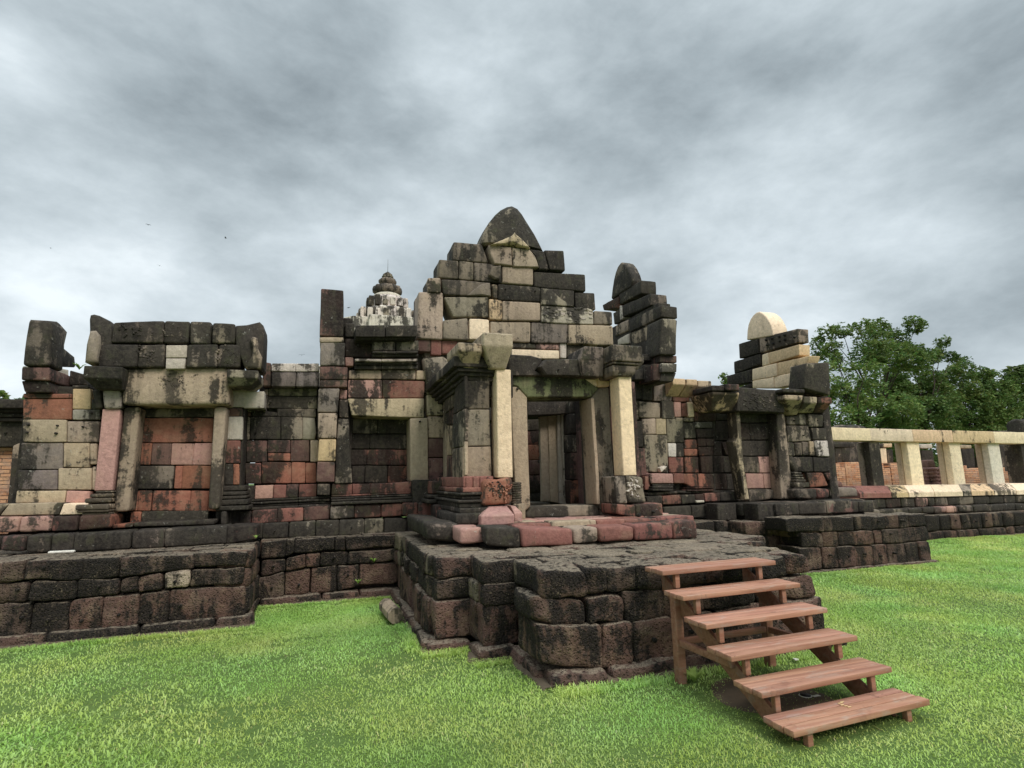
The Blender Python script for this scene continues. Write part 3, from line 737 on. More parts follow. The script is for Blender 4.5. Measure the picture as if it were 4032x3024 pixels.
# wall to the right of the porch
Y = ('y', 9.0)
for cs, c in (((1635,360,1715,365,1715,500,1635,498),'k'),((1717,385,1790,385,1790,510,1717,505),'k'),((1798,372,1930,378,1928,515,1800,512),'v4'),((1635,515,1690,515,1692,650,1640,650),'b5'),((1690,515,1845,530,1845,640,1690,632),'n5'),((1850,515,1945,520,1950,640,1855,640),'g6'),
              ((1712,645,1810,640,1815,755,1720,758),'n6'),((1812,640,1885,640,1890,758,1816,758),'b3'),((1648,655,1720,660,1722,850,1655,850),'k'),((1722,760,1895,760,1905,1035,1745,1030),'g6'),((1890,645,2010,645,2018,815,1893,815),'g6'),
              ((1680,855,1755,855,1760,1058,1690,1058),'m6'),((1898,820,1960,822,1962,920,1905,918),'W4'),((1905,922,1958,922,1962,1035,1910,1038),'r5'),((1960,822,2015,822,2020,920,1965,920),'g')):
    p.S('D', Y, cs, c, **kw)
p.S('D', ('y',8.9), (1895,990,1870,985,1835,1000,1850,1035), 'W3', d=.2)
p.box(4.6, 6.3, 9.15, 10.2, 1., 3.6, 'k'); p.box(4.55, 6.2, 9.1, 10.3, 2.9, 3.7, 'k')
p.holes('D', ('y',8.97), [1690,420,1770,430])
p.build()
p = Part('cornice', M)
for y0, y1, yy, c in ((515,600,8.62,'k8'),(602,622,8.7,'k'),(625,700,8.85,'g7'),(700,720,8.72,'k'),(722,745,8.78,'k')):
    p.R('B', ('y',yy), y0, y1, ([920,1140,1365] if y0 < 610 else [1045,1215,1380]), f'{c} {c}', d=.7, r=.015, n=.006)
for y0, y1, yy, c in ((760,780,8.78,'w5'),(784,802,8.85,'k'),(806,834,8.9,'g8')): p.R('B', ('y',yy), y0, y1, [915,1110,1375], f'{c} {c}', d=.5, r=.012, n=.005)
p.build()
# blind window of the main wall
p = Part('window', M); kw = dict(d=.3, r=.014, n=.004, gap=.006); Y = ('y', 9.4)
p.R('B', Y, 1195, 1304, [893,1080,1330], 'g7 g8', **kw); p.R('B', Y, 1308, 1414, [893,1026,1330], 'k k', **kw); p.R('B', Y, 1418, 1532, [893,1005,1330], 'm7 r7', **kw); p.R('B', Y, 1536, 1662, [893,990,1155,1330], 'k k o6', **kw)
wn = p.build()
p = Part('window_lintel', wn); p.S('B', ('y',8.97), (862,1050,1418,1050,1420,1185,1350,1172), 'b3', d=.5) if 0 else p.S('B', ('y',8.97), (866,1050,1420,1048,1420,1188,896,1172), 'b4', d=.5, r=.02); p.build()
p = Part('window_jamb', wn); p.S('d', ('y',8.93), (1742,410,1858,412,1900,1115,1706,1118), 'g6', d=.5, r=.02, n=.004, jit=0)
p.holes('d', ('y',8.91), [1811,500]); p.build()
p = Part('window_jamb', wn); p.S('B', ('y',8.97), (1318,1192,1448,1190,1452,1648,1322,1650), 'b1', d=.45, r=.02, n=.004, jit=0); p.holes('B', ('y',8.94), [1390,1216]); p.build()
# base mouldings of the main block, up to the porch
p = Part('base_moulding', M); kw = dict(d=.4, r=.016, n=.005, gap=.007)
p.R('b', ('y',8.95), [(0,150),(440,150),(450,135),(890,125),(1060,122)], [(0,275),(440,262),(890,240),(1060,235)], [8,240,440,890,1060], 'r6 r7 r5 r5', **kw)
for a, b_, yy, c in ((262,282,8.95,'r5'),(286,306,8.9,'k8'),(310,334,8.86,'k9'),(338,372,8.82,'k8')):
    p.R('b', ('y',yy), [(0,a+12),(900,a-22),(1060,a-28)], [(0,b_+12),(900,b_-22),(1060,b_-28)], [8,446,900,1010], f'{c} {c} {c}', d=.4, r=.012)
p.R('b', ('y',8.85), [(0,397),(560,372),(790,365)], [(0,537),(790,500)], [0,262,557,785], 'g7 r5 r4', d=.4, r=.025)
p.R('b', ('y',8.7), [(785,362),(1000,352),(1130,375)], [(790,502),(960,510),(1130,525)], [795,958,1125], 'r5 r6', d=.5, r=.03); p.box(1.3, 1.7, 8.75, 9.2, 1.0, 1.6, 'k'); p.box(1.5, 1.72, 7.9, 8.4, 1.07, 1.25, 'r6', .03)
p.box(1.42, 1.85, 8.2, 8.95, 1.26, 1.32, 'k', .02); p.box(1.46, 1.85, 8.25, 8.95, 1.33, 1.38, 'k', .02); p.box(1.52, 1.85, 8.3, 8.95, 1.39, 1.58, 'r4', .02)
p = p.split()
# right of the porch
p.R('D', ('y',8.85), 1040, 1112, [1772,1940,2020], 'p5 r5', d=.4)
for a, b_, yy in ((1115,1130,8.86),(1133,1148,8.8),(1151,1168,8.76)): p.R('D', ('y',yy), a, b_, [1785,1940], 'k9', d=.4, r=.01)
p.S('D', ('y',8.9), (1732,1060,1768,1062,1772,1160,1732,1160), 'r3', d=.3)
p.build()

# porch: side wall (facing left), corner pilaster and its base
P2 = Part('porch_wall', M); X = ('x', 1.75); kw = dict(d=.35, r=.018, n=.005, jit=.01)
for cs, c in (((285,565,405,560,403,686,290,686),'m5'),((290,690,403,692,403,908,292,908),'b4'),((292,912,403,910,405,1075,292,1078),'m4'),((268,445,284,450,286,1085,264,1085),'n4')):
    P2.S('D', X, cs, c, **kw)
P2.S('D', ('x',1.72), (270,445,428,345,430,492,284,600), 'n6', d=.45, r=.015)
Y = ('y', 6.9)
for cs, c in (((428,365,604,365,604,568,412,572),'k8'),((412,577,606,575,612,838,408,842),'g7'),((408,847,614,843,622,1068,408,1072),'n6'),((432,298,604,300,604,360,420,362),'k8')):
    P2.S('D', Y, cs, c, d=.6, r=.016, n=.005)
for z in (0, 1, 2): P2.box(1.655-.0, 1.70, 6.86, 7.3, 1.65+z*.42, 2.06+z*.42, ('b5','n6','k7')[z], .012)
P2.box(1.95, 2.3, 7.0, 9.0, 1.05, 1.7, 'k'); P2.box(1.95, 2.35, 6.98, 9.0, 2.65, 3.0, 'k')
P2.holes('D', ('x',1.735), [355,818,355,946,355,998])
P2 = P2.split(); P2.box(3.95, 4.4, 7.3, 9.0, 1.05, 3.0, 'm6', .02); P2.build()
p = Part('porch_cornice', M)
for i, (x, z0, z1) in enumerate(((1.50,3.00,3.13),(1.56,2.95,3.0),(1.60,2.90,2.95),(1.64,2.85,2.90),(1.69,2.80,2.85))):
    p.run('y', x, 6.75+.05*i, 8.9, z0, z1, 'k9 k8', .5, (.5, .9), .014, .006)
p.build()
p = Part('porch_base', M)
for z0, z1, e, c in ((1.50,1.63,.0,'r4'),(1.44,1.50,.03,'r5'),(1.40,1.435,.06,'k8'),(1.355,1.395,.03,'k9'),(1.315,1.35,.09,'k9'),(1.25,1.31,.06,'k9')):
    p.box(1.63-e, 2.02+e*.2, 6.84-e, 8.6, z0, z1, c, .014, .005, .12)
p.box(1.56, 2.0, 6.72, 8.5, 1.19, 1.255, 'k8', .02, .008, .1); p.box(1.5, 2.05, 6.68, 8.4, 1.06, 1.19, 'k8', .03, .01, .1)
for i in range(4): p.box(1.66+i*.09, 1.735+i*.09, 6.82, 7.0, 1.46, 1.625, random.choice(['r4','r5','r6']), .012)
p.build()
# two new yellow columns, carved blocks under them, capitals
def column(x0, x1, cham, z0, z1, y=6.75, d=.26):
    p = Part('column', M)
    p.prism([(cham-.012,y+.012),(cham,y),(x1-.01,y),(x1,y+.01),(x1,y+d),(cham-.012,y+d)], z0, z1, 'Y0', n=.004, seg=.12); p.T[-1][:, :3] = p.T[-1][:, :3]*np.array([1.0,.96,.90])
    return p.build(.008)
c0 = column(1.965, 2.245, 2.06, U('D',700,1070,('y',6.75))[2], U('D',675,283,('y',6.75))[2])
c1 = column(3.70, 4.01, 3.82, U('D',1600,1054,('y',6.75))[2], U('D',1550,337,('y',6.75))[2])
c0['label'] = 'new yellow column on a carved red block'; c1['label'] = 'new yellow column on a grey carved block'
p = Part('carved_block', c0); p.S('b', ('y',6.72), (1668,92,1980,88,1992,375,1660,385), 'o5', d=.4, r=.05, n=.02, seg=.05)
p.relief('b', ('y',6.72), 1690, 110, 1975, 360, 30, 'o3', (.010,.020), .045); p.relief('b', ('y',6.72), 1690, 110, 1975, 360, 26, 'k9', (.010,.018), .035)
p.build()
p = Part('carved_block', c1); p.S('D', ('y',6.74), (1515,1062,1590,1062,1605,1260,1528,1258), 'g5', d=.4, r=.02, n=.006); p.S('D', ('y',6.72), (1592,1062,1715,1060,1748,1255,1608,1260), 'g5', d=.35, r=.04, n=.015, seg=.05)
p.relief('D', ('y',6.72), 1600, 1070, 1690, 1240, 14, 'W3', (.010,.018), .03); p.relief('D', ('y',6.72), 1650, 1100, 1730, 1240, 8, 'g5', (.010,.018), .012)
p.build()
p = Part('plinth', c1); p.S('D', ('y',6.62), (1535,1262,1665,1270,1670,1362,1540,1335), 'r4', d=.5, r=.02); p.S('D', ('y',6.6), (1668,1268,1862,1258,1868,1352,1670,1362), 'r5', d=.55, r=.025, n=.008)
p.holes('D', ('y',6.58), [1797,1318,1690,1342], .02); p.build()
p = Part('plinth', c0, flat=True)
a0, a1 = U('b',1645,600,('y',6.55)), U('b',2015,490,('y',6.55)); zt = U('b',1850,395,('y',6.75))[2]; zb = U('b',1850,600,('y',6.55))[2]
p.loft([(a0[0],a1[0]-.01,6.55,7.15,zb),(a0[0],a1[0]-.01,6.55,7.15,a1[2]),(a0[0]+.15,a1[0]-.04,6.74,7.1,zt)], 'p2')
p.loft([(a1[0]+.004,a1[0]+.11,6.6,7.1,zb),(a1[0]+.004,a1[0]+.11,6.6,7.1,a1[2]+.02),(a1[0]+.0,a1[0]+.06,6.72,7.0,zt)], 'p3'); p.build()
# capitals: corner block of the cornice and the block on the left column
p = Part('capital', c0, flat=True)
za, zb_, zc_ = U('D',650,25,('y',6.6))[2], U('D',660,120,('y',6.6))[2], U('D',680,280,('y',6.7))[2]
xa, xb = U('D',553,60,('y',6.6))[0], U('D',768,60,('y',6.6))[0]
p.loft([(xa+.13,xb-.05,6.72,7.1,zc_),(xa,xb,6.56,7.2,zb_),(xa,xb,6.56,7.2,za)], 'n3'); p.T[-1][:, :3] = (.42,.335,.235)
p.build(.02)
p = Part('corner_capital', M, flat=True)
za, zb_, zc_ = U('D',460,92,('y',6.62))[2], U('D',460,150,('y',6.62))[2], U('D',480,295,('y',6.85))[2]
xa, xb = U('D',375,100,('y',6.62))[0], U('D',552,100,('y',6.62))[0]
p.loft([(xa+.14,xb-.01,6.84,7.5,zc_),(xa,xb,6.62,7.3,zb_),(xa,xb,6.62,7.3,za)], 'b4')
p.build(.015)
p = Part('capital', c1, flat=True)
def zy(x, y, Yv): return U('D', x, y, ('y', Yv))[2]
def xy(x, y, Yv): return U('D', x, y, ('y', Yv))[0]
xa, xb = xy(1500,150,6.6), xy(1715,150,6.6)
p.loft([(xa,xb,6.6,7.4,zy(1600,225,6.6)),(xa,xb,6.6,7.4,zy(1600,108,6.6))], 'k8'); p.loft([(xa+.01,xb-.02,6.63,7.4,zy(1600,248,6.63)),(xa+.01,xb-.02,6.63,7.4,zy(1600,227,6.6))], 'k8')
p.loft([(xa+.04,xb-.12,6.7,7.4,zy(1590,335,6.7)),(xa+.02,xb-.08,6.66,7.4,zy(1590,300,6.66)),(xa+.02,xb-.08,6.66,7.4,zy(1590,255,6.66))], 'k7')
p.loft([(xa-.32,xa-.005,6.9,7.4,zy(1450,340,6.9)),(xa-.36,xa-.005,6.85,7.4,zy(1450,215,6.85)),(xa-.30,xa-.005,6.85,7.4,zy(1450,125,6.85))], 'k8')
p.loft([(xb-.05,xb+.22,7.1,7.6,zy(1760,290,7.1)),(xb-.02,xb+.3,7.05,7.6,zy(1760,235,7.05)),(xb-.02,xb+.3,7.05,7.6,zy(1760,185,7.05))], 'k6'); p.loft([(xb-.1,xb+.12,7.2,7.6,zy(1700,350,7.2)),(xb-.1,xb+.14,7.15,7.6,zy(1700,300,7.15))], 'k8')
p.build(.02)
# porch doorway
p = Part('door_frame', M); Y = ('y', 7.15)
p.poly('D', Y, (905,1285,1390,1268,1405,1345,870,1362,868,1330), 'g6', d=.5, bev=.02)
p.box(2.55, 3.85, 7.2, 9.4, 1.0, 1.075, 'k')
p.S('D', ('y',7.2), (1400,1290,1530,1285,1532,1345,1410,1350), 'n3', d=.3)
df = p.build(.012)
p = Part('door_jamb', df); p.poly('D', Y, (757,402,802,404,877,470,890,900,902,1285,868,1312,800,1310,770,900), 'n3', d=.45, bev=.025); p.holes('D', ('y',7.13), [808,425], .02); p.build(.012)
p = Part('door_jamb', df); p.poly('D', Y, (1345,482,1402,416,1470,414,1498,900,1525,1318,1440,1336,1385,1272,1362,800), 'g5', d=.42, bev=.025); p.S('D', ('x',U('D',1345,800,Y)[0]-.012,1), (1268,512,1342,495,1385,1262,1302,1262), 'b2', d=.05, r=.01); p.holes('D', ('y',7.13), [1467,1280], .02); p.build(.012)
p = Part('lintel', df); p.poly('D', ('y',7.13), (748,332,1002,336,1260,340,1290,345,1385,415,1400,420,1345,484,878,486,800,402,752,398), 'g7', d=.5, bev=.02); p.T[-1][:, :3] = (.17,.18,.09)
p.S('D', ('y',7.12), (1385,345,1478,340,1475,410,1390,412), 'y2', d=.4); p.poly('D', ('y',7.14), (1278,343,1385,347,1392,412,1380,412), 'Y1', d=.3); p.build(.012)
p = Part('architrave', M)
p.poly('D', ('y',7.05), (745,175,905,182,985,205,985,235,930,300,1000,330,745,330), 'k7', d=.5, bev=.02)
p.poly('D', ('y',6.95), (968,262,1010,212,1390,203,1437,240,1432,318,1400,335,1010,325), 'k9', d=.6, bev=.03); p.S('D', ('y',7.15), (930,275,1000,290,1000,330,930,325), 'm7', d=.3); p.holes('D', ('y',6.93), [1107,287])
p.build(.015)
# small octagonal shaft beside the left jamb
p = Part('door_colonnette', df); a0 = U('b',2040,260,('y',7.02))
zz0, zz1 = U('b',2040,370,('y',7.0))[2], U('b',2040,135,('y',7.0))[2]
prof = [(.075, zz0)]
for i in range(9): z = zz0+(zz1-zz0)*(i+.5)/9; prof += [(.07, z-.012), (.08, z-.004), (.08, z+.006), (.07, z+.012)]
prof.append((.072, zz1)); p.lathe(a0[0], 7.08, prof, 'k6', 8)
p.box(a0[0]-.06, a0[0]+.10, 7.0, 7.18, 1.06, zz0-.002, 'n5', .02); p.build()
# inside: second door frame and walls
p = Part('inner_wall', M); kw = dict(d=.4, r=.015, n=.005, gap=.007)
for cs, c in (((880,625,965,622,968,725,882,728),'n5'),((882,732,968,730,970,828,884,828),'r4'),((884,832,970,830,972,940,886,940),'o4'),((886,943,972,942,975,1050,888,1052),'m6'),((888,1055,975,1053,978,1180,890,1182),'m5'),((800,1185,978,1182,980,1250,800,1252),'k7')): p.S('D', ('y',11.4), cs, c, **kw)
p = p.split()
for cs, c in (((1182,515,1275,512,1275,600,1182,602),'g'),((1183,606,1278,604,1280,752,1185,752),'k'),((1185,756,1280,755,1285,885,1188,886),'g'),((1190,890,1285,888,1290,1085,1195,1085),'m6'),((1192,1090,1252,1088,1255,1262,1200,1262),'o5'),((1255,1088,1300,1088,1305,1258,1258,1260),'r5')): p.S('D', ('y',8.5), cs, c, **kw)
p.S('D', ('y',8.6), (882,508,1190,515,1185,605,882,620), 'k', d=.8)
p.box(4.05, 4.6, 8.6, 9.2, 1.0, 3.2, 'k'); p.box(2.1, 3.2, 8.9, 9.4, 2.55, 3.3, 'k')
p = p.split(); p.box(3.0, 5.9, 11.6, 12.2, 1., 3.2, 'k')
p.build()
p = Part('inner_door_frame', M); Y = ('y', 8.9)
p.S('D', Y, (968,615,1025,600,1045,1245,985,1245), 'n0', d=.07, r=.01); p.S('D', ('y',8.86), (1028,605,1088,600,1110,1255,1048,1245), 'b0', d=.07, r=.012); p.S('D', ('y',8.8), (1092,540,1120,540,1148,1265,1112,1258), 'w1', d=.07, r=.01); p.S('D', ('y',8.74), (1122,535,1178,530,1200,1270,1150,1268), 'w2', d=.07, r=.012)
p.R('D', ('y',8.6), 1250, 1282, [895,1045], 'g7', d=.5)
p.build()

# ---- front gable
p = Part('front_gable', M); Y = ('y', 8.88); kw = dict(d=.55, r=.028, n=.007, jit=.02, seg=.12)
for cs, c in (((342,372,548,388,600,525,335,505),'k8'),((1002,430,1145,436,1156,584,1040,572),'k8'),((238,498,378,508,378,640,235,632),'k6'),((382,508,490,520,488,652,380,642),'k7'),((492,522,694,540,694,672,490,655),'k8'),
              ((698,548,920,562,922,690,698,668),'n2'),((928,590,1300,606,1306,735,930,698),'k7'),((158,632,250,634,255,742,155,738),'n6'),((255,640,612,668,615,768,268,758),'k7'),((622,678,664,682,664,788,632,778),'b4'),
              ((668,676,974,702,972,806,666,796),'k8'),((978,705,1220,725,1222,842,978,828),'g6'),((1224,738,1368,742,1376,866,1226,852),'k7'),((272,770,596,772,598,920,340,918),'g5'),
              ((600,786,695,796,698,942,602,935),'y3'),((698,800,976,812,976,945,700,942),'n3'),((980,832,1358,858,1362,974,980,955),'w5'),((268,940,446,925,456,1085,268,1078),'g5'),((460,928,605,938,606,1082,458,1080),'Y1'),
              ((612,948,902,955,904,1102,612,1085),'n3'),((908,956,1174,968,1174,1108,906,1104),'v4'),((1178,970,1368,975,1500,975,1506,1122),'n4') if 0 else ((1178,972,1500,978,1506,1122,1180,1112),'n4'),
              ((88,732,268,742,266,1082,80,1072),'n5'),((1366,870,1495,880,1500,976,1364,972),'g7')):
    p.S('C', Y, cs, c, **kw)
p.poly('C', ('y',8.82), (625,548,690,540,695,600,680,648,640,640,600,610), 'k6', d=.2, bev=.03)
p.poly('C', ('y',8.84), (978,705,1050,715,1130,790,1222,842,980,828), 'g5', d=.2, bev=.02)
p.poly('C', ('y',8.84), (560,760,440,760,540,680,610,668,615,768), 'k5', d=.2, bev=.02)
p.poly('C', ('y',8.83), (600,396,764,410,770,545,642,530,612,470), 'n3', d=.4, bev=.02); p.poly('C', ('y',8.83), (770,415,892,424,935,470,966,556,776,550), 'n3', d=.4, bev=.02)
p.poly('C', ('y',8.85), (892,424,1002,440,1036,574,968,572,938,470), 'k7', d=.4, bev=.02)
p.relief('C', ('y',8.86), 650, 400, 930, 540, 12, 'n4', (.015,.03), .006)
for i in range(46):                                                    # carved relief on the right-hand stone
    x, y = random.uniform(1000,1340), random.uniform(850,950); q = U('C', x, y, ('y',8.87)); a = .012+.02*random.random()
    p.box(q[0]-a*1.6, q[0]+a*1.6, 8.855-random.random()*.01, 8.95, q[2]-a, q[2]+a, 'w5', a*.8, .003, .1)
for cs, c in (((180,1080,256,1082,254,1195,178,1192),'r3'),((260,1088,372,1092,365,1180,258,1185),'r4'),((85,1085,176,1082,176,1172,85,1168),'m5'),((770,1105,938,1112,940,1148,770,1140),'g6'),((942,1108,1110,1118,1110,1156,942,1150),'p5'),
              ((765,1150,1110,1160,1110,1222,768,1215),'Y1'),((1114,1108,1166,1110,1162,1218,1116,1215),'W3'),((1168,1122,1324,1128,1324,1210,1166,1210),'n6'),((1328,1125,1390,1128,1392,1215,1330,1212),'b4')):
    p.S('C', ('y',8.95), cs, c, d=.5, r=.018)
p.holes('C', ('y',8.86), [722,715,937,728,815,505,1275,1085]); p.box(1.5, 4.85, 9.05, 9.4, 3.0, 3.9, 'k')
fg = p.build(.014)
p = Part('crown_stone', fg)
p.poly('C', ('y',8.9), (540,386,555,330,578,275,605,225,650,170,690,135,735,112,772,105,812,125,845,165,872,210,905,262,938,315,970,378,1000,440,895,420,800,410,700,400,600,392), 'g7', d=.5, bev=.05, ridge=(776,105,405,.16))
p.build(.012)
p = Part('crown_relief', fg); p.poly('C', ('y',8.74), (612,390,700,352,775,318,792,292,812,318,850,350,908,415,850,408,775,385,690,388), 'b4', d=.25, bev=.05); p.build(.01)

# ---- side gable seen edge-on behind the right column
p = Part('side_gable', M); X = ('x', 6.0); kw = dict(d=.36, r=.025, n=.007, jit=.02, seg=.12)
for cs, c in (((1545,755,1702,650,1706,745,1545,830),'k8'),((1545,842,1775,748,1782,832,1565,922),'k8'),((1610,942,1848,832,1852,918,1618,1030),'k8'),((1522,978,1604,936,1610,1014,1512,1060),'n3'),((1612,1040,1782,972,1772,1080,1650,1116),'n5'),
              ((1532,1082,1612,1038,1616,1112,1532,1122),'W2'),((1422,832,1540,765,1540,852,1432,872),'o7'),((1500,890,1540,868,1555,950,1505,975),'k8'),((1785,965,1850,932,1842,1192,1720,1185),'k8'),((1545,832,1565,842,1570,930,1545,945),'W4')):
    p.S('C', X, cs, c, **kw)
p.S('C', ('y',8.38), (1852,928,1958,932,1966,1192,1842,1190), 'g6', d=.5, r=.03, n=.008)
for cs, c in (((1842,1194,1965,1198,1966,1250,1842,1246),'m5'),((1795,1255,1852,1256,1848,1378,1792,1380),'r5')): p.S('C', ('y',8.45), cs, c, d=.5)
p.S('C', ('y',8.36), (1856,1252,1966,1258,1962,1320,1856,1318), 'w6', d=.6, r=.015); p.S('C', ('y',8.42), (1858,1320,1960,1322,1938,1388,1840,1385), 'g7', d=.5)
for cs, c in (((1722,1185,1820,1190,1818,1240,1722,1235),'k6'),((1725,1262,1790,1265,1786,1372,1722,1370),'g7'),((1660,1300,1720,1300,1718,1372,1660,1370),'k')): p.S('C', ('y',8.7), cs, c, d=.5)
p.box(6.02, 6.3, 9.1, 11.9, 1.1, 4.0, 'k'); p.box(6.02, 6.3, 9.0, 11.5, 4., 4.9, 'k')
sg = p.build()
p = Part('crown_stone', sg); p.poly('C', ('x',6.0), (1485,790,1492,720,1502,650,1515,595,1532,550,1555,520,1580,528,1605,560,1628,610,1640,655,1632,700,1570,735), 'k7', d=.24, bev=.03); p.build(.02)

# connecting wall between gatehouse and right pavilion
W2 = thing('connecting_wall', 'patched red and grey wall between porch and right pavilion, topped by new yellow cornice blocks', 'stone wall', (6.6, 9.2, 1.08))
p = Part('wall', W2); Y = ('y', 9.0); kw = dict(d=.4, r=.02, n=.006, gap=.008, jit=.015)
for cs, c in (((155,215,275,215,292,410,158,410),'g7'),((208,418,385,452,395,662,222,668),'g7'),((385,452,512,455,532,622,402,622),'g7'),((285,228,362,228,368,388,295,390),'p3'),((370,240,430,240,438,388,374,390),'r4'),((435,232,505,232,512,392,445,395),'Y1'),
              ((275,172,455,178,452,225,278,225),'r5'),((460,185,510,188,510,228,465,230),'W4'),((515,188,668,192,668,328,518,328),'y2'),((300,398,510,402,512,442,305,438),'n5'),((518,337,752,340,748,440,522,440),'r5'),((520,447,712,450,710,512,528,512),'W5'),((532,520,728,522,730,618,545,618),'m6'),
              ((755,340,872,342,872,428,755,428),'k8'),((876,338,958,338,958,424,878,424),'g8'),((225,680,310,672,318,822,230,825),'W5'),((314,668,390,665,394,820,320,822),'g7'),((400,640,535,635,545,735,400,735),'o6'),((400,738,545,738,548,815,405,815),'o2'),((548,625,640,625,640,710,550,712),'o5'),((640,628,738,630,735,708,642,710),'o6'),((552,715,720,715,722,812,562,814),'o4'),
              ((235,830,392,828,396,1000,242,1005),'r5'),((402,825,552,825,562,1000,412,1002),'o4'),((575,822,712,820,718,998,590,1000),'o5'),((722,818,832,818,832,998,725,1000),'m6'),((722,658,805,655,812,812,725,814),'m6'),((745,435,885,432,885,645,740,648),'m7'),((888,430,975,440,980,632,892,640),'m5'),((806,660,900,660,945,800,860,808),'r6'),((822,818,995,820,1010,998,835,998),'k8')):
    p.S('e', Y, cs, c, **kw)
p.box(5.9, 7.3, 9.12, 9.8, 1., 3.0, 'k')
p.build()
p = Part('cornice', W2, flat=True)
def cor(x0, x1, y0, y1, y2, c, k='E', ya=8.75, yb=9.0):
    a, b_ = U(k,x0,(y0+y1)/2,('y',ya)), U(k,x1,(y0+y1)/2,('y',ya)); z0 = U(k,x0,y0,('y',ya))[2]; z1 = U(k,x0,y1,('y',ya))[2]; z2 = U(k,x0,y2,('y',yb))[2]
    p.loft([(a[0],b_[0]-.006,yb,yb+.4,z2),(a[0],b_[0]-.006,ya,yb+.4,z1),(a[0],b_[0]-.006,ya,yb+.4,z0)], c)
cor(460,553,902,945,1035,'y2'); cor(557,640,908,950,1042,'y4'); cor(644,743,918,960,1046,'b3')
p.build(.015)
p = Part('base_moulding', W2); kw = dict(d=.4, r=.02, n=.007, gap=.008)
p.R('e', ('y',8.95), [(30,1005),(1030,1008)], [(40,1110),(395,1115),(550,1180),(1030,1190)], [28,268,394,548,722,734,862,1030], 'p5 r6 o4 o5 W2 r6 k8', **kw)
for a, b_, yy in ((1118,1135,8.9),(1140,1156,8.86),(1160,1185,8.82)): p.R('e', ('y',yy), a, b_, [60,280], 'k8', d=.4, r=.01); p.R('e', ('y',yy+.03), a+22, b_+14, [430,550,730], 'r7 r6', d=.4, r=.01)
p.R('e', ('y',8.88), [(0,1215),(330,1195),(1030,1185)], [(0,1250),(330,1225),(1030,1215)], [0,330,480,830,1030], 'k7 k8 k8 k8', **kw)
p.R('e', ('y',8.8), [(0,1255),(370,1238),(620,1225),(1090,1190)], [(0,1350),(370,1340),(620,1315),(1090,1300)], [0,165,368,522,622,792,1090], 'k7 r5 g7 r7 r5 k7', **kw)
p.S('e', ('y',8.78), (530,1300,622,1296,622,1322,535,1326), 'W2', d=.2)
p.build()
# ================================================================ RIGHT PAVILION
Rp = thing('gate_pavilion', 'right gate pavilion of dark stone with a stepped gable patched in new yellow blocks', 'temple pavilion', (8.5, 9, 1.09))
p = Part('wall', Rp); Y = ('y', 8.55); kw = dict(d=.4, r=.024, n=.007, gap=.008, jit=.015)
for cs, c in (((1515,385,1648,382,1655,478,1520,478),'g8'),((1650,360,1720,355,1728,482,1658,480),'g7'),((1745,358,1918,372,1912,500,1760,505),'g7'),((1512,488,1758,488,1782,655,1535,662),'g8'),((1790,508,1942,512,1952,640,1805,645),'g7'),
              ((1528,668,1598,668,1612,818,1545,818),'g8'),((1604,672,1680,672,1688,812,1622,814),'k8'),((1685,662,1752,662,1760,808,1694,810),'k8'),((1760,655,1812,658,1830,815,1768,815),'b4'),((1818,648,1965,648,1985,822,1842,822),'W4'),
              ((1585,828,1800,828,1810,988,1640,985),'k8'),((1806,830,1975,835,1985,992,1816,992),'k8'),((1740,995,1905,1000,1970,1140,1775,1158),'o5'),((1925,1000,2000,995,2010,1085,1965,1080),'r6')):
    p.S('e', Y, cs, c, **kw)
for cs in ((1550,820,1590,822,1640,910,1650,985,1610,1000,1560,900),): p.poly('e', ('y',8.5), cs, 'g8', d=.3, bev=.04)
p.box(6.95, 7.15, 9.02, 9.6, 1., 3.1, 'k'); p.box(8.25, 9.1, 8.7, 9.6, 1., 2.9, 'k'); p.box(7., 9.3, 9.1, 9.7, 1., 3.2, 'k')
p.poly('f', ('y',8.9), (170,360,205,365,240,560,232,780,210,780,190,560), 'k6', d=.2)
p.holes('e', ('y',8.53), [1605,428,1850,430,1700,592])
p.build()
p = Part('base_moulding', Rp)
for i, (a, b_, x0, x1, yy) in enumerate(((990,1015,1605,1680,8.45),(1018,1040,1612,1695,8.42),(1044,1066,1616,1710,8.39),(1070,1100,1622,1730,8.36),(1104,1155,1630,1765,8.32))): p.R('e', ('y',yy), a, b_, [x0,x1], 'g7', d=.4, r=.014)
p.R('e', ('y',8.3), [(1600,1170),(1850,1165),(1990,1170)], [(1605,1285),(1985,1275)], [1610,1850,1988], 'k7 r6', d=.4, r=.05, n=.012)
p.R('f', ('y',8.6), [(185,845),(490,850)], [(190,960),(490,945)], [185,480], 'k7', d=.4, r=.05, n=.012); p.S('f', ('y',8.7), (215,785,300,782,335,840,225,845), 'm5', d=.3, r=.04, n=.01)
p.build()
p = Part('false_door', Rp); Y = ('y', 8.75); kw = dict(d=.25, r=.016, n=.005, gap=.007)
p.R('e', Y, 352, 452, [1005,1368], 'k8', **kw); p.R('e', Y, 460, 640, [1012,1115,1378], 'm7 m7', **kw); p.R('e', Y, 646, 815, [1022,1305,1402], 'k8 k8', **kw); p.R('e', Y, 822, 997, [1042,1215,1362,1420], 'k7 p4 k8', **kw)
p.R('e', Y, 1005, 1170, [1078,1266,1392,1442], 'p2 p3 k8', **kw); p.S('e', ('y',8.68), (1105,1178,1420,1178,1448,1270,1105,1335), 'k7', d=.3, r=.05, n=.012)
fd = p.build()
p = Part('door_jamb', fd); p.poly('e', ('y',8.5), (962,340,1004,340,1030,700,1050,930,1108,1290,1062,1292,1040,1180,1005,950,950,660,985,610), 'b5', d=.25, bev=.012); p.build(.01)
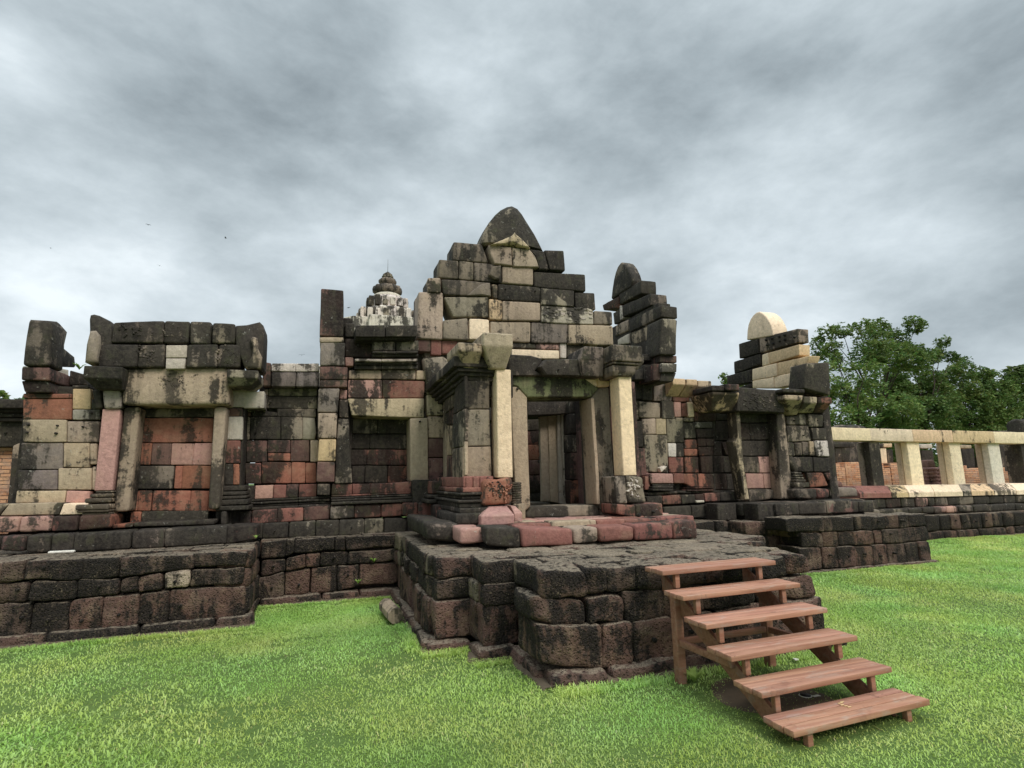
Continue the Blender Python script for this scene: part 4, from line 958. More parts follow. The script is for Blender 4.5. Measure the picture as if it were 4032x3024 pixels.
p = Part('door_jamb', fd); p.poly('e', ('y',8.5), (1408,355,1490,355,1530,700,1560,1000,1602,1285,1462,1285,1445,1100,1425,800), 'n6', d=.25, bev=.025); p.build(.01)
p = Part('lintel', fd); p.S('e', ('y',8.35), (1003,66,1476,104,1496,345,962,326), 'k8', d=.5, r=.03, n=.007, jit=0)
for i in range(70):
    x, y = random.uniform(1040,1440), random.uniform(140,310); q = U('e', x, y, ('y',8.35)); a = .008+.01*random.random(); p.box(q[0]-a*1.8, q[0]+a*1.8, 8.338, 8.4, q[2]-a, q[2]+a, 'k6', a*.8, .002, .1)
p.build()
p = Part('cornice', Rp, flat=True)
def lo(k, ya, yb, top, mid, bot, c, d=.4):
    """block with an upright upper face and a receding lower face; each edge (x0, x1, y)"""
    a0, a1 = U(k,top[0],top[2],('y',ya)), U(k,top[1],top[2],('y',ya)); m0, m1 = U(k,mid[0],mid[2],('y',ya)), U(k,mid[1],mid[2],('y',ya)); b0, b1 = U(k,bot[0],bot[2],('y',yb)), U(k,bot[1],bot[2],('y',yb))
    p.loft([(b0[0],b1[0],yb,yb+d,b0[2]),(m0[0],m1[0],ya,yb+d,m0[2]),(a0[0],a1[0],ya,yb+d,a0[2])], c)
lo('e', 8.25, 8.5, (705,1000,114), (704,999,140), (696,955,325), 'y5')  # crust value raised to paint the shade on this yellow block
p.loft([(U('e',700,105,('y',8.22))[0],U('e',845,105,('y',8.22))[0],8.22,8.8,U('e',700,105,('y',8.22))[2]),(U('e',705,45,('y',8.22))[0],U('e',848,45,('y',8.22))[0],8.22,8.8,U('e',705,45,('y',8.22))[2])], 'm7')
p.loft([(U('e',850,100,('y',8.18))[0],U('e',1002,100,('y',8.18))[0],8.18,8.8,U('e',850,100,('y',8.18))[2]),(U('e',850,30,('y',8.18))[0],U('e',1000,30,('y',8.18))[0],8.18,8.8,U('e',850,30,('y',8.18))[2])], 'm6')
p = p.split(.02)
lo('e', 8.15, 8.5, (1495,1700,150), (1498,1690,200), (1545,1630,368), 'b4'); lo('e', 8.15, 8.3, (1478,1712,80), (1478,1712,120), (1490,1700,148), 'k8')
lo('e', 8.25, 8.5, (1702,1848,168), (1700,1846,238), (1645,1800,342), 'b4'); lo('e', 8.28, 8.5, (1856,2008,175), (1856,2008,235), (1810,1915,345), 'r6')
p.build(.02)
# gable: a wall standing across the roof, seen obliquely from inside
p = Part('gable', Rp); X = ('x', 9.35); kw = dict(d=.3, r=.022, n=.006, jit=.015, seg=.12)
for cs, c in (((936,652,1078,612,1084,720,942,760),'k9'),((1086,606,1364,542,1370,640,1090,720),'n5'),((902,782,1094,722,1100,800,905,870),'k9'),((1104,732,1148,718,1158,800,1106,815),'Y0'),((1152,716,1374,656,1376,735,1160,800),'y0'),
              ((850,886,1030,836,1032,930,852,958),'k9'),((1034,836,1212,792,1214,886,1036,920),'Y0'),((1216,790,1450,738,1412,850,1216,885),'y1'),((1036,922,1188,892,1194,975,1038,975),'Y0'),((1192,890,1416,842,1420,936,1196,975),'Y0'),((945,965,1035,935,1035,968,945,985),'k9'),((1420,800,1462,790,1460,1020,1400,975),'k8')):
    p.S('E', X, cs, c, **kw)
p.S('E', ('y',8.22), (1425,792,1598,785,1606,1030,1414,975), 'g6', d=.4, r=.03, n=.007)
p.S('E', ('x',9.34), (1260,985,1415,960,1415,1010,1265,1020), 'k9', d=.3)
p.holes('E', ('x',9.33), [1135,625,1178,612,1230,598,1270,588,1142,662,1186,650,1232,632,1272,622,1340,605], .03)
p.box(9.4, 9.6, 8.6, 11.8, 1., 3.3, 'k')
gb = p.build()
p = Part('crown_stone', gb); p.poly('E', ('x',9.33), (995,625,998,560,1005,515,1020,475,1040,445,1062,425,1085,418,1108,428,1132,448,1152,475,1168,505,1180,540,1188,592), 'Y0', d=.42, bev=.02); p.build(.012)

# ================================================================ GALLERY TO THE RIGHT
def gallery_base():
    T = terrace('long low laterite base of the gallery along the far lawn edge', (13, 9.8, 0))
    p = Part('laterite_wall', T, LAT); Y = ('y', 9.65); kw = dict(d=.5, r=.05, n=.013, seg=.1, gap=.016, jit=.02)
    p.R('f', Y, [(1180,1140),(2212,1098)], [(1200,1312),(1900,1265),(2212,1242)], [1188,1337,1447,1557,1662,1780,1890,2000,2120,2250], 'L L l L L l L L L', **kw)
    p.R('f', Y, [(1200,1318),(1900,1272),(2212,1250)], [(1235,1405),(2212,1340)], [1215,1385,1520,1630,1755,1900,2040,2140,2250], 'l q L l L L l L', **kw)
    for z0, z1 in ((-.05,.2),(.2,.545)): p.run('x', 9.65, 16.95, 26, z0, z1, 'L l', .5, (.35,.6), .05, .012)
    p.holes('f', ('y',9.62), [1500,1195,1720,1200,1820,1195,1605,1210], .018)
    p.build()
    p = Part('terrace_paving', T, LAT); p.pave(10.2, 18, 9.75, 10.0, .545, 'L l', .3); p.box(10, 26, 9.8, 13, -.05, .5, 'L'); p.build()
    p = Part('upper_step', T); kw = dict(d=.4, r=.045, n=.014, gap=.012, seg=.1)
    p.R('f', ('y',9.8), [(420,1090),(1150,1055),(2212,1012)], [(420,1135),(1170,1120),(1600,1110),(2212,1088)], [420,720,1010,1150,1278,1405,1530,1690,1850,2000,2130,2260], 'k7 k7 k7 k5 p5 p5 k6 k8 k7 k7 k8', **kw)
    p.R('f', ('y',9.92), [(400,968),(1290,945),(2212,922)], [(420,1085),(1150,1050),(2212,1008)], [640,770,930,1082,1212,1285,1420,1535,1690,1850,2000,2130,2260], 'k8 r7 k7 p5 k8 k7 k7 k6 k7 k8 k7 k7', **kw)
    p.run('x', 9.86, U('f',2260,960,('y',9.92))[0]-.05, 26, .55, .95, 'k7 k8', .4, (.4,.8), .04, .012)
    p.build()
gallery_base()
Gl = thing('gallery_colonnade', 'roofless gallery with thick square pale pillars under one long beam of new stone, right edge', 'colonnade', (14, 10.4, 1.))
p = Part('sill', Gl, flat=True)
xs = [430,790,960,1235,1530,1650,1830,2080,2300]; xb = [490,825,1005,1275,1572,1660,1900,2130,2350]; cl = 'r3 y4 Y2 Y1 g6 y3 Y5 Y2'.split()
for i, c in enumerate(cl):
    q = [U('f', xs[i]+2, 835-i*4, ('y',10.12)), U('f', xs[i+1]-2, 835-i*4-4, ('y',10.12)), U('f', xb[i+1]-2, 905-i*4.5, ('y',9.88)), U('f', xb[i]+2, 910-i*4.5, ('y',9.88))]
    dn = [np.array([v[0], v[1], v[2]-.11]) for v in (q[3], q[2])]
    V = [q[0], q[1], q[2], q[3], dn[0], dn[1], q[0]*[1,0,1]+[0,10.7,-.3], q[1]*[1,0,1]+[0,10.7,-.3], q[0]*[1,0,1]+[0,10.7,0], q[1]*[1,0,1]+[0,10.7,0]]
    p.add(V, [[0,3,2,1],[3,4,5,2],[8,0,1,9],[0,8,6,4,3],[1,2,5,7,9]], colour(c))
for i in range(7): p.loft([(18.6+i*1.2,19.78+i*1.2,9.88,10.7,.93),(18.6+i*1.2,19.78+i*1.2,9.88,10.7,1.05),(18.6+i*1.2,19.78+i*1.2,10.1,10.7,1.22)], random.choice(['Y2','y4']))
p.build(.012)
p = Part('beam', Gl); kw = dict(d=.36, r=.012, n=.004, gap=.004, jit=.004, seg=.3)
p.R('f', ('y',10.12), [(110,217),(2212,271),(2600,281)], [(150,352),(2212,391),(2600,399)], [122,607,1050,1468,1900,2320,2600], 'Y1 Y2 y2 y3 Y1 Y2', **kw)
p.run('x', 10.12, U('f',2600,330,('y',10.12))[0]+.01, 27, 2.36, 2.6, 'Y2 y3', .5, (1.1,1.4), .012)
p.build()
colspec = ((440,585,700,'k8'),(850,985,1112,'Y0'),(1265,1425,1540,'Y0'),(1668,1830,1950,'W0'))
for i, (xl, xf, xr, c) in enumerate(colspec):
    p = Part('pillar', Gl); yf = 10.2
    b0, b1 = U('f', xf, 382, ('y',yf)), U('f', xr, 384, ('y',yf)); z0 = 1.0; z1 = U('f', xf, 372, ('y',10.16))[2]
    wd = b1[0]-b0[0]
    p.prism([(b0[0],yf),(b1[0],yf),(b1[0],yf+.17),(b0[0],yf+.17)], z0, z1, c, n=.004)
    p.prism([(b0[0]-.03,yf+.175),(b1[0]-.03,yf+.175),(b1[0]-.03,yf+.31),(b0[0]-.03,yf+.31)], z0, z1-.01, 'g5' if c[0] == 'k' else 'b1', n=.004)
    p.build(.012)
for i in range(5):
    p = Part('pillar', Gl); x = 18.0+i*1.75; p.prism([(x,10.2),(x+.5,10.2),(x+.5,10.62),(x,10.62)], 1.0, 2.37, ('k6','b4')[i%2]); p.build(.012)
for cs, c in (((745,388,832,388,832,430,745,430),'y3'),((1128,392,1252,395,1255,440,1130,438),'W2'),((1545,402,1662,405,1665,440,1548,438),'b3'),((690,392,745,392,745,430,690,430),'k8'),((220,385,440,385,440,430,225,430),'k8')): p = Part('inner_beam', Gl); p.S('f', ('y',12.2), cs, c, d=.4); p.build()
for cs, c in (((672,435,770,435,785,598,690,600),'Y3'),((238,440,300,440,310,590,245,590),'n7'),((300,440,340,440,385,575,310,580),'k7'),((780,450,840,450,850,600,790,600),'k8'),((1140,460,1260,460,1300,800,1160,800),'k8')): p = Part('inner_pillar', Gl); p.S('f', ('y',12.25), cs, c, d=.3); p.build()
p = Part('inner_wall', Gl); p.S('f', ('y',12.6), (1560,440,1690,442,1705,655,1580,650), 'k9', d=.3); p = p.split(); p.S('f', ('y',12.6), (1950,405,2300,405,2330,700,1960,690), 'k8', d=.3)
p.build()
Bw = thing('brick_wall', 'low broken orange brick wall inside the right gallery behind the pillars', 'brick wall', (15, 12.4, 1.))
def brick_run(k, y, pts, Y, parent, x_end=None):
    p = Part('brickwork', parent, BRICK)
    for (x0, y0), (x1, y1) in zip(pts[:-1], pts[1:]):
        a, b_ = U(k, x0, y0, ('y',Y)), U(k, x1, y0, ('y',Y)); p.box(a[0], b_[0], Y, Y+.45, .5, a[2], np.array([.5,.25,.15,.2]), .01, .004, .3)
    return p.build()
brick_run('f', 820, [(225,600),(282,640),(335,585),(480,590),(690,600),(740,650),(810,592),(950,600),(1160,615),(1210,640),(1590,618),(1612,652),(1800,640),(1900,640),(2010,685),(2330,690)], 12.0, Bw)
# turned stone balusters standing in the third bay
for x0, x1, yt, yb in ((1165,1205,640,830),(1195,1290,640,830),(1265,1345,640,830),(1315,1385,720,830),(1350,1445,625,800)):
    p = Part('baluster', Gl); Yb = 10.95
    a, b_ = U('f', x0, (yt+yb)/2, ('y',Yb)), U('f', x1, (yt+yb)/2, ('y',Yb)); zt = U('f', x0, yt, ('y',Yb))[2]; zb = 1.0
    r = (b_[0]-a[0])/2; prof = [(r*.8, zb)]; n = max(3, int((zt-zb)/.085))
    for i in range(n):
        z = zb+(zt-zb)*i/n; h = (zt-zb)/n; prof += [(r*.78, z+h*.08), (r*.98, z+h*.35), (r*1.0, z+h*.6), (r*.80, z+h*.95)]
    prof.append((r*.6, zt)); p.lathe((a[0]+b_[0])/2, Yb, prof, 'm2', 14); p.T[-1][:, :3] = (.20,.115,.10); p.build()
p = Part('loose_block', Gl); p.S('f', ('y',10.95), (1215,560,1280,558,1292,640,1212,645), 'm2', d=.25, r=.05, n=.012); p.build()

# far side of the enclosure, behind the gallery
Fw = thing('far_wall', 'dark stone coping of a farther wall above the gallery beam at the right edge', 'stone wall', (30, 18, 0))
p = Part('wall', Fw); a, b_ = U('f', 1700, 262, ('y',19.)), U('f', 2212, 212, ('y',15.))
p.hexa([(a[0],19.,a[2]),(b_[0]+4,14.,b_[2]),(b_[0]+4,14.,0),(a[0],19.,0)], [(a[0]+1,19.6,a[2]),(b_[0]+5,14.6,b_[2]),(b_[0]+5,14.6,0),(a[0]+1,19.6,0)], colour('k8'), .08, .03, .3)
p.hexa([(U('f',2140,150,('y',15.))[0],14.9,U('f',2140,140,('y',15.))[2]),(b_[0]+1.5,14.6,U('f',2140,140,('y',15.))[2]),(b_[0]+1.5,14.6,2),(U('f',2140,150,('y',15.))[0],14.9,2)], [(U('f',2140,150,('y',15.))[0],15.5,U('f',2140,140,('y',15.))[2]),(b_[0]+1.5,15.4,U('f',2140,140,('y',15.))[2]),(b_[0]+1.5,15.4,2),(U('f',2140,150,('y',15.))[0],15.5,2)], colour('k9'), .2, .05, .2)
p.build()
Dm = Part('boulder', None, SAND, loc=(13.6, 14.5, 0)); a, b_ = U('f', 300, 230, ('y',14.5)), U('f', 600, 230, ('y',14.5))
Dm.box(a[0], b_[0], 14.5, 15.1, .0, U('f',450,188,('y',14.5))[2], 'k8', .22, .03, .15)
tag(Dm.build(), 'rounded dark stone top rising just above the left end of the gallery beam', 'stone block')

# sliver of the left gallery
Lg = thing('gallery_wall', 'sliver of a gallery wall with orange brick and dark cornice at the left edge', 'stone wall', (-6, 10.3, 0))
p = Part('cornice', Lg)
for y0, y1, yy, c in ((870,935,10.0,'k8'),(938,965,10.08,'k9'),(968,1000,10.15,'k8'),(1003,1030,10.2,'k9'),(1033,1215,10.3,'g8')): p.R('A', ('y',yy), y0, y1, [-900,-400,-160,170], f'{c} {c} {c}', d=.6, r=.015)
p.holes('A', ('y',10.28), [42,1115]); p.build()
p = Part('brickwork', Lg, BRICK); a, b_ = U('A',-900,1300,('y',10.45)), U('A',150,1220,('y',10.45)); p.box(a[0], b_[0], 10.45, 10.9, .5, b_[2], np.array([.5,.25,.15,.2]), .01, .004, .4); p.box(a[0], b_[0], 10.4, 10.9, 0, .9, np.array([.5,.25,.15,.2]), .01)
p.build()

# ================================================================ TOWER BEHIND
Tw = thing('temple_tower', 'pale weathered sanctuary tower with lotus finial and rod, behind the ruin', 'tower', (3.3, 34, 0))
def tz(y): return U('B', 1155, y, ('y',34.))[2]
mpx = .5424*36.5/FPX
cx = 3.32
def star(R, z, c0=.72):
    pts = []
    for qd in range(4):
        for (u, v) in ((1,-.38),(1,.38),(.84,.38),(.84,.62),(.62,.84),(.38,.84)):
            a = qd*math.pi/2; pts.append((cx+R*(u*math.cos(a)-v*math.sin(a)), 34+R*(u*math.sin(a)+v*math.cos(a)), z))
    return pts
def tier(p, prof, c):
    V = []; F = []; m_ = 24
    for R, z in prof: V += star(R, z)
    for i in range(len(prof)-1):
        for j in range(m_): F.append([i*m_+j, i*m_+(j+1)%m_, (i+1)*m_+(j+1)%m_, (i+1)*m_+j])
    F.append([(len(prof)-1)*m_+j for j in range(m_)]); p.add(V, F, colour(c))
p = Part('body', Tw, flat=True)
tier(p, [(4.2, 0), (4.2, 5), (3.9, 5.3), (3.9, 8.), (3.4, 8.2), (3.4, tz(560)), (192*mpx, tz(518)), (192*mpx, tz(440)), (160*mpx, tz(425))], 'W5')
tier(p, [(150*mpx, tz(428)), (128*mpx, tz(412)), (126*mpx, tz(390)), (130*mpx, tz(350)), (118*mpx, tz(335)), (100*mpx, tz(325))], 'W5')
for R, y0, y1, nn_ in ((186,436,516,6),(124,338,410,4)):               # antefix stones round each tier
    for s_ in range(4):
        for i in range(nn_):
            a = s_*math.pi/2; t_ = (i-(nn_-1)/2)/(nn_/2); u = R*(1.03-.16*abs(t_))*mpx; v = t_*R*.80*mpx
            x, y = cx+u*math.cos(a)-v*math.sin(a), 34+u*math.sin(a)+v*math.cos(a); e = R*mpx/nn_*.55; hh = (tz(y0)-tz(y1))*random.choice([.55,.8,1.,1.])
            p.loft([(x-e,x+e,y-e,y+e,tz(y1)),(x-e,x+e,y-e,y+e,tz(y1)+hh*.86),(x-e*.75,x+e*.75,y-e*.75,y+e*.75,tz(y1)+hh)], random.choice(['W3','W5','g7','W4','W2']))
p.build(.03)
p = Part('finial', Tw, )
p.lathe(cx, 34, [(98*mpx,tz(330)),(94*mpx,tz(310)),(75*mpx,tz(296)),(60*mpx,tz(292))], 'W2', 20)
p.lathe(cx, 34, [(70*mpx,tz(300)),(94*mpx,tz(288)),(97*mpx,tz(265)),(92*mpx,tz(245)),(60*mpx,tz(236))], 'k7', 40, 10, .05)
p.lathe(cx, 34, [(38*mpx,tz(238)),(44*mpx,tz(228)),(58*mpx,tz(212)),(58*mpx,tz(195)),(45*mpx,tz(183)),(24*mpx,tz(180))], 'k6', 40, 10, .06)
p.lathe(cx, 34, [(22*mpx,tz(182)),(38*mpx,tz(176)),(40*mpx,tz(166)),(28*mpx,tz(160)),(33*mpx,tz(152)),(26*mpx,tz(146)),(16*mpx,tz(138)),(5*mpx,tz(130))], 'g7', 20)
fin = p.build()
p = Part('rod', fin, METAL); p.lathe(cx, 34, [(1.6*mpx,tz(135)),(1.3*mpx,tz(40))], 'g', 6); p.build()

# ================================================================ WOODEN STAIRS
St = thing('wooden_steps', 'reddish brown open wooden steps of six plank treads leading up to the podium', 'steps', (3.16, 3.5, 0))
SX, SY, SZ, SW, SD, SRUN, SRISE, SA = 2.574, 4.2855, .8493, 1.176, .252, .2365, .1493, .048
def sxy(lx, ly): return SX+lx*math.cos(SA)-ly*math.sin(SA), SY+lx*math.sin(SA)+ly*math.cos(SA)
def sbox(p, x0, x1, y0, y1, z0, z1, t=(1,1,1), skew=None, top=None):
    """box in the steps' own directions (y negative = towards the viewer); skew = z offset of the front end"""
    V = []
    for (x, y) in ((x0,y0),(x1,y0),(x1,y1),(x0,y1)):
        for z in (z0, z1):
            dz = (skew or 0)*((y1-y)/(y1-y0)); a, b_ = sxy(x, y); V.append((a, b_, z+dz))
    p.add(V, [[0,1,7,6],[2,3,1,0],[4,5,3,2],[6,7,5,4],[1,3,5,7],[0,6,4,2]], np.array([*t, 0.]))
for k in range(6):
    zt = SZ-k*SRISE+(.012 if k == 5 else 0); y1 = -k*SRUN; dd = SD if k < 5 else .244
    root = None
    for i in range(3):
        yy0, yy1 = y1-dd*(i+1)/3+(.0018 if k < 5 else .0035), y1-dd*i/3-(.0018 if k < 5 else .0035)
        p = Part('tread' if root is None else 'plank', St if root is None else root, WOOD)
        t = random.uniform(.88, 1.1); dx = random.uniform(-.006,.006)*(1.5 if k == 5 else 1)
        sbox(p, dx, SW+dx*.5+(.012 if k == 5 and i == 2 else 0), yy0, yy1, zt-.037, zt-random.uniform(0,.0015), (t, t*random.uniform(.96,1.02), t*random.uniform(.95,1.03)))
        o = p.build(.004)
        if root is None: root = o
    for lx in (.135, SW-.175):
        p = Part('riser_post', St, WOOD); zb = (SZ-(k+1)*SRISE-.0) if k < 5 else -.02
        sbox(p, lx, lx+.042, y1-dd+.03, y1-dd+.068, zb, zt-.038, (.86,.84,.82)); p.build(.003)
for lx in (.14, SW-.175):
    p = Part('stringer', St, WOOD); sbox(p, lx+.004, lx+.036, -5*SRUN-.18, -.02, SZ-.20, SZ-.055, (.66,.62,.60), skew=-5*SRISE-.085); p.build(.003)
for lx in (.10, SW-.16):
    p = Part('leg', St, WOOD); sbox(p, lx, lx+.068, -.245, -.175, -.03, SZ-SRISE-.04, (.80,.78,.76)); p.build(.004)
    p = Part('brace', St, WOOD); sbox(p, lx+.012, lx+.05, -.82, -.247, .27, .318, (.78,.76,.74)); p.build(.003)
p = Part('beam', St, WOOD); sbox(p, .17, SW-.16, -.235, -.20, .27, .318, (.6,.58,.56)); p.build(.003)

# ================================================================ SMALL THINGS
p = Part('carved_colonnette', None, SAND, loc=(1.0, 6.3, 0))
a, b_ = U('b', 715, 1580, ('z',.10)), U('b', 560, 1395, ('z',.12))
ax = np.array([b_[0]-a[0], b_[1]-a[1], 0]); ln = np.linalg.norm(ax); ax /= ln; sd_ = np.array([-ax[1], ax[0], 0])
prof = [(.0,.092)]; s_ = .03
while s_ < .6: prof += [(s_,.092),(s_+.008,.080),(s_+.016,.092)]; s_ += .055
prof.append((.62,.088))
V = []; F = []
for t, r in prof:
    for j in range(8):
        an = 2*math.pi*(j+.5)/8; V.append(a+ax*t+sd_*r*math.cos(an)+np.array([0,0,1])*(r*math.sin(an))-np.array([0,0,.012]))
for i in range(len(prof)-1):
    for j in range(8): F.append([i*8+j, i*8+(j+1)%8, (i+1)*8+(j+1)%8, (i+1)*8+j])
F.append(list(range(8))[::-1]); F.append([(len(prof)-1)*8+j for j in range(8)])
p.add(V, F, colour('n5')); p.F = [q[::-1] for q in p.F] if 0 else p.F
tag(p.build(.008, smooth=False), 'fallen octagonal carved grey stone lying on the grass against the podium', 'carved stone')
p = Part('stone_slab', None, SAND, loc=(-2.6, 8.05, .84)); q = U('c', 530, 1318, ('z',.845)); q1 = U('c', 765, 1318, ('z',.845))
p.box(q[0], q1[0], q[1]-.03, q[1]+.03, .835, .862, np.array([.7,.66,.58,0.]), .012, .003, .1); tag(p.build(), 'thin white strip of stone lying on the left terrace', 'stone strip')
# oval lid-like litter under the steps
lt = thing('litter', 'small black oval object with white rim and tab on the bare soil under the steps', 'litter', tuple(U('N', 3172, 2745, ('z',.01))))
c_ = U('N', 3172, 2745, ('z',.0))
for nm, rr, z0, z1, mt in (('rim', .045, .0, .014, WHITE), ('disc', .038, .006, .018, BLACK)):
    p = Part(nm, lt, mt); p.lathe(c_[0], c_[1], [(rr*.9,z0),(rr,z0+.004),(rr,z1-.003),(rr*.93,z1)], np.array([1,1,1,0.]), 20); p.build()
p = Part('tab', lt, WHITE); p.box(c_[0]+.035, c_[0]+.10, c_[1]-.045, c_[1]-.015, 0, .012, np.array([1,1,1,0.]), .006, 0); p.build()
p = Part('petal', None, WHITE, loc=tuple(U('N',3134,2610,('z',0.)))); c_ = U('N',3134,2610,('z',0.)); p.box(c_[0]-.02, c_[0]+.02, c_[1]-.015, c_[1]+.015, .02, .035, np.array([1,1,1,0.]), .007, .003, .02); tag(p.build(), 'single white petal on the grass behind the fifth tread', 'petal')
p = Part('twig', None, plain_mat('dry_straw', (.55,.38,.2)), loc=tuple(U('N',3330,2770,('z',.12)))); zt = SZ-5*SRISE+.013
pts = [U('N',x,y,('z',zt+.004)) for x,y in ((3322,2762),(3308,2764),(3310,2772),(3322,2778),(3338,2780),(3350,2786))]
for a, b_ in zip(pts[:-1], pts[1:]):
    m_ = (a+b_)/2; l_ = np.linalg.norm(b_-a)/2+.002; p.box(m_[0]-l_, m_[0]+l_, m_[1]-.004, m_[1]+.004, zt, zt+.006, np.array([1,1,1,0.]), .002, 0)
tag(p.build(), 'curled dry straw lying on the lowest tread', 'straw')
# birds
def bird(px, py, dist, s, lab, first=None):
    d = CM.T @ np.array([(px-2016)/FPX, (1512-py)/FPX, 1.]); c = EYE+d*dist
    if first is None:
        o = thing('bird', lab, 'bird', tuple(c), 'birds in the sky')
        p = Part('body', o, DARKBIRD); V = []; F = []
        prof = [(-.14,.004),(-.10,.02),(-.03,.035),(.05,.035),(.10,.022),(.135,.02),(.16,.004)]
        for t, r in prof: V += [c+np.array([t, r*math.cos(a), r*math.sin(a)]) for a in np.linspace(0, 2*math.pi, 8, endpoint=False)]
        for i in range(len(prof)-1): F += [[i*8+j, i*8+(j+1)%8, (i+1)*8+(j+1)%8, (i+1)*8+j] for j in range(8)]
        p.add(V, F, np.array([1,1,1,0.])); p.build()
        for sg_ in (-1, 1):
            p = Part('wing', o, DARKBIRD); V = [c+np.array(v) for v in ((.06,sg_*.02,.01),(-.05,sg_*.02,.01),(-.04,sg_*.16,.07),(.04,sg_*.16,.075),(-.06,sg_*.34,.03))]
            V += [v-np.array([0,0,.008]) for v in V]; F = [[0,1,2,3],[3,2,4],[5,8,7,6],[8,9,7],[0,5,6,1],[1,6,7,2],[2,7,9,4],[4,9,8,3],[3,8,5,0]]
            p.add(V, F, np.array([1,1,1,0.])); p.build(smooth=False)
        return o
    o = first.copy(); col.objects.link(o); o.location = tuple(c); o.rotation_euler = (random.uniform(-.4,.4), random.uniform(-.3,.3), random.uniform(0,6)); o['label'] = lab
    for ch in first.children:
        k = ch.copy(); col.objects.link(k); k.parent = o
    return o
b0 = bird(888, 937, 60, 1, 'dark bird flying alone left of the tower, nearest to it')
bird(583, 885, 70, 1, 'dark bird flying highest above the left pavilion', b0); bird(627, 1046, 85, 1, 'tiny dark bird flying lowest above the middle of the left pavilion', b0)
bird(200, 977, 110, 1, 'faint tiny bird farthest to the left in the sky', b0); bird(1188, 1398, 60, 1, 'small bird flying low above the connecting wall, near the tall pilaster', b0); bird(1372, 1212, 75, 1, 'small bird between the tall pilaster and the tower', b0)

# ================================================================ TREES
def leaves(cl, n, size, shade, squash=.8):
    """many small leaf faces filling lumps (centre, radius); hollow towards the middle, uneven at the rim"""
    V = []; T = []
    for (c, r) in cl:
        m_ = int(n*8*r*r)
        d = rng.normal(size=(m_, 3)); d /= np.linalg.norm(d, axis=1, keepdims=True)
        rad = r*(.35+.65*rng.random(m_)**.45)
        lump = vnoise(d*2.3+c)*.9+1.; P = c+d*(rad*lump)[:, None]*np.array([1, 1, squash])
        keep = vnoise(P*1.9)+.6*vnoise(P*4.7) > -.12+.18*rng.random(m_); P = P[keep]; k = len(P)
        a = rng.normal(size=(k, 3)); a[:, 2] *= .5; a /= np.linalg.norm(a, axis=1, keepdims=True)
        b_ = np.cross(a, rng.normal(size=(k, 3))+np.array([0, 0, .6])); b_ /= np.linalg.norm(b_, axis=1, keepdims=True)
        s_ = size*(.6+.8*rng.random((k, 1)))
        V.append(np.stack([P-a*s_, P-b_*s_*.45, P+a*s_, P+b_*s_*.45], 1).reshape(-1, 3))
        f = (.7+.6*rng.random((k, 1)))*shade; t = np.concatenate([f*(1+.15*rng.normal(size=(k, 1))), f, f*.9, np.zeros((k, 1))], 1); T.append(np.repeat(np.clip(t, 0, 3), 4, 0))
    return np.concatenate(V), np.concatenate(T)
def limb(p, pts, r0, r1):
    pts = np.array(pts, float); n = len(pts); V = []; F = []
    for i in range(n):
        r = r0+(r1-r0)*i/(n-1); V += [pts[i]+np.array([r*math.cos(a), r*math.sin(a), 0]) for a in np.linspace(0, 2*math.pi, 7, endpoint=False)]
    for i in range(n-1): F += [[i*7+j, i*7+(j+1)%7, (i+1)*7+(j+1)%7, (i+1)*7+j] for j in range(7)]
    p.add(V, F, np.array([1,1,1,0.]))
def tree(label, base, lumps, n, size, shade, twigs=True, group='trees beyond the gallery'):
    o = thing('tree', label, 'tree', tuple(base), group)
    V, T = leaves(lumps, n, size, shade)
    p = Part('crown', o, LEAF); p.V.append(V); p.T.append(T); p.n = len(V); p.F = (np.arange(len(V)).reshape(-1, 4)).tolist(); p.build(smooth=False)
    p = Part('trunk', o, BARK); base = np.array(base); top = np.mean([c for c, r in lumps], 0)
    fork = base+(top-base)*np.array([.5,.5,.55]); limb(p, [base, base*.6+fork*.4+rng.normal(size=3)*.1, fork], .22, .14)
    for c, r in lumps:
        m_ = (fork+c)/2+rng.normal(size=3)*.35+np.array([0,0,.3]); limb(p, [fork, m_, c], .06, .012)
        for _ in range(4):
            d = rng.normal(size=3); d /= np.linalg.norm(d); limb(p, [c, c+d*r*.5+rng.normal(size=3)*.1, c+d*r*.75], .018, .006)
    p.build()
    return o
def lump(k, x, y, r, Yv): 
    c = U(k, x, y, ('y', Yv)); dist = np.linalg.norm(c-EYE); return c+np.array([0, rng.normal()*.8, 0]), r*MAPS[k][2]*dist/FPX*1.05
def lumps(k, Yv, L_): return [lump(k, x, y, r, Yv) for x, y, r in L_]
tree('tall dark green tree right beside the patched gable, highest crown', U('F',850,900,('y',27.))*[1,1,0], lumps('F', 27., [(600,230,55),(660,215,50),(740,205,48),(830,215,55),(920,230,50),(960,245,30),(640,300,75),(750,290,85),(870,310,85),(950,340,60),(580,330,50),(700,400,100),(830,430,95),(930,440,80),(560,400,40),(1010,480,55),(980,310,30)]), 240, .105, 1.0)
tree('broad bright green feathery bush-like tree behind the right pavilion corner', U('F',680,900,('y',23.))*[1,1,0], lumps('F', 23., [(600,450,60),(680,500,80),(600,560,80),(760,560,90),(850,600,90),(650,640,100),(560,640,60),(760,700,100),(880,720,90),(960,740,60),(600,740,90),(700,800,80),(850,800,80),(980,800,80),(640,880,90),(780,890,90),(920,880,90)]), 260, .092, 1.2)
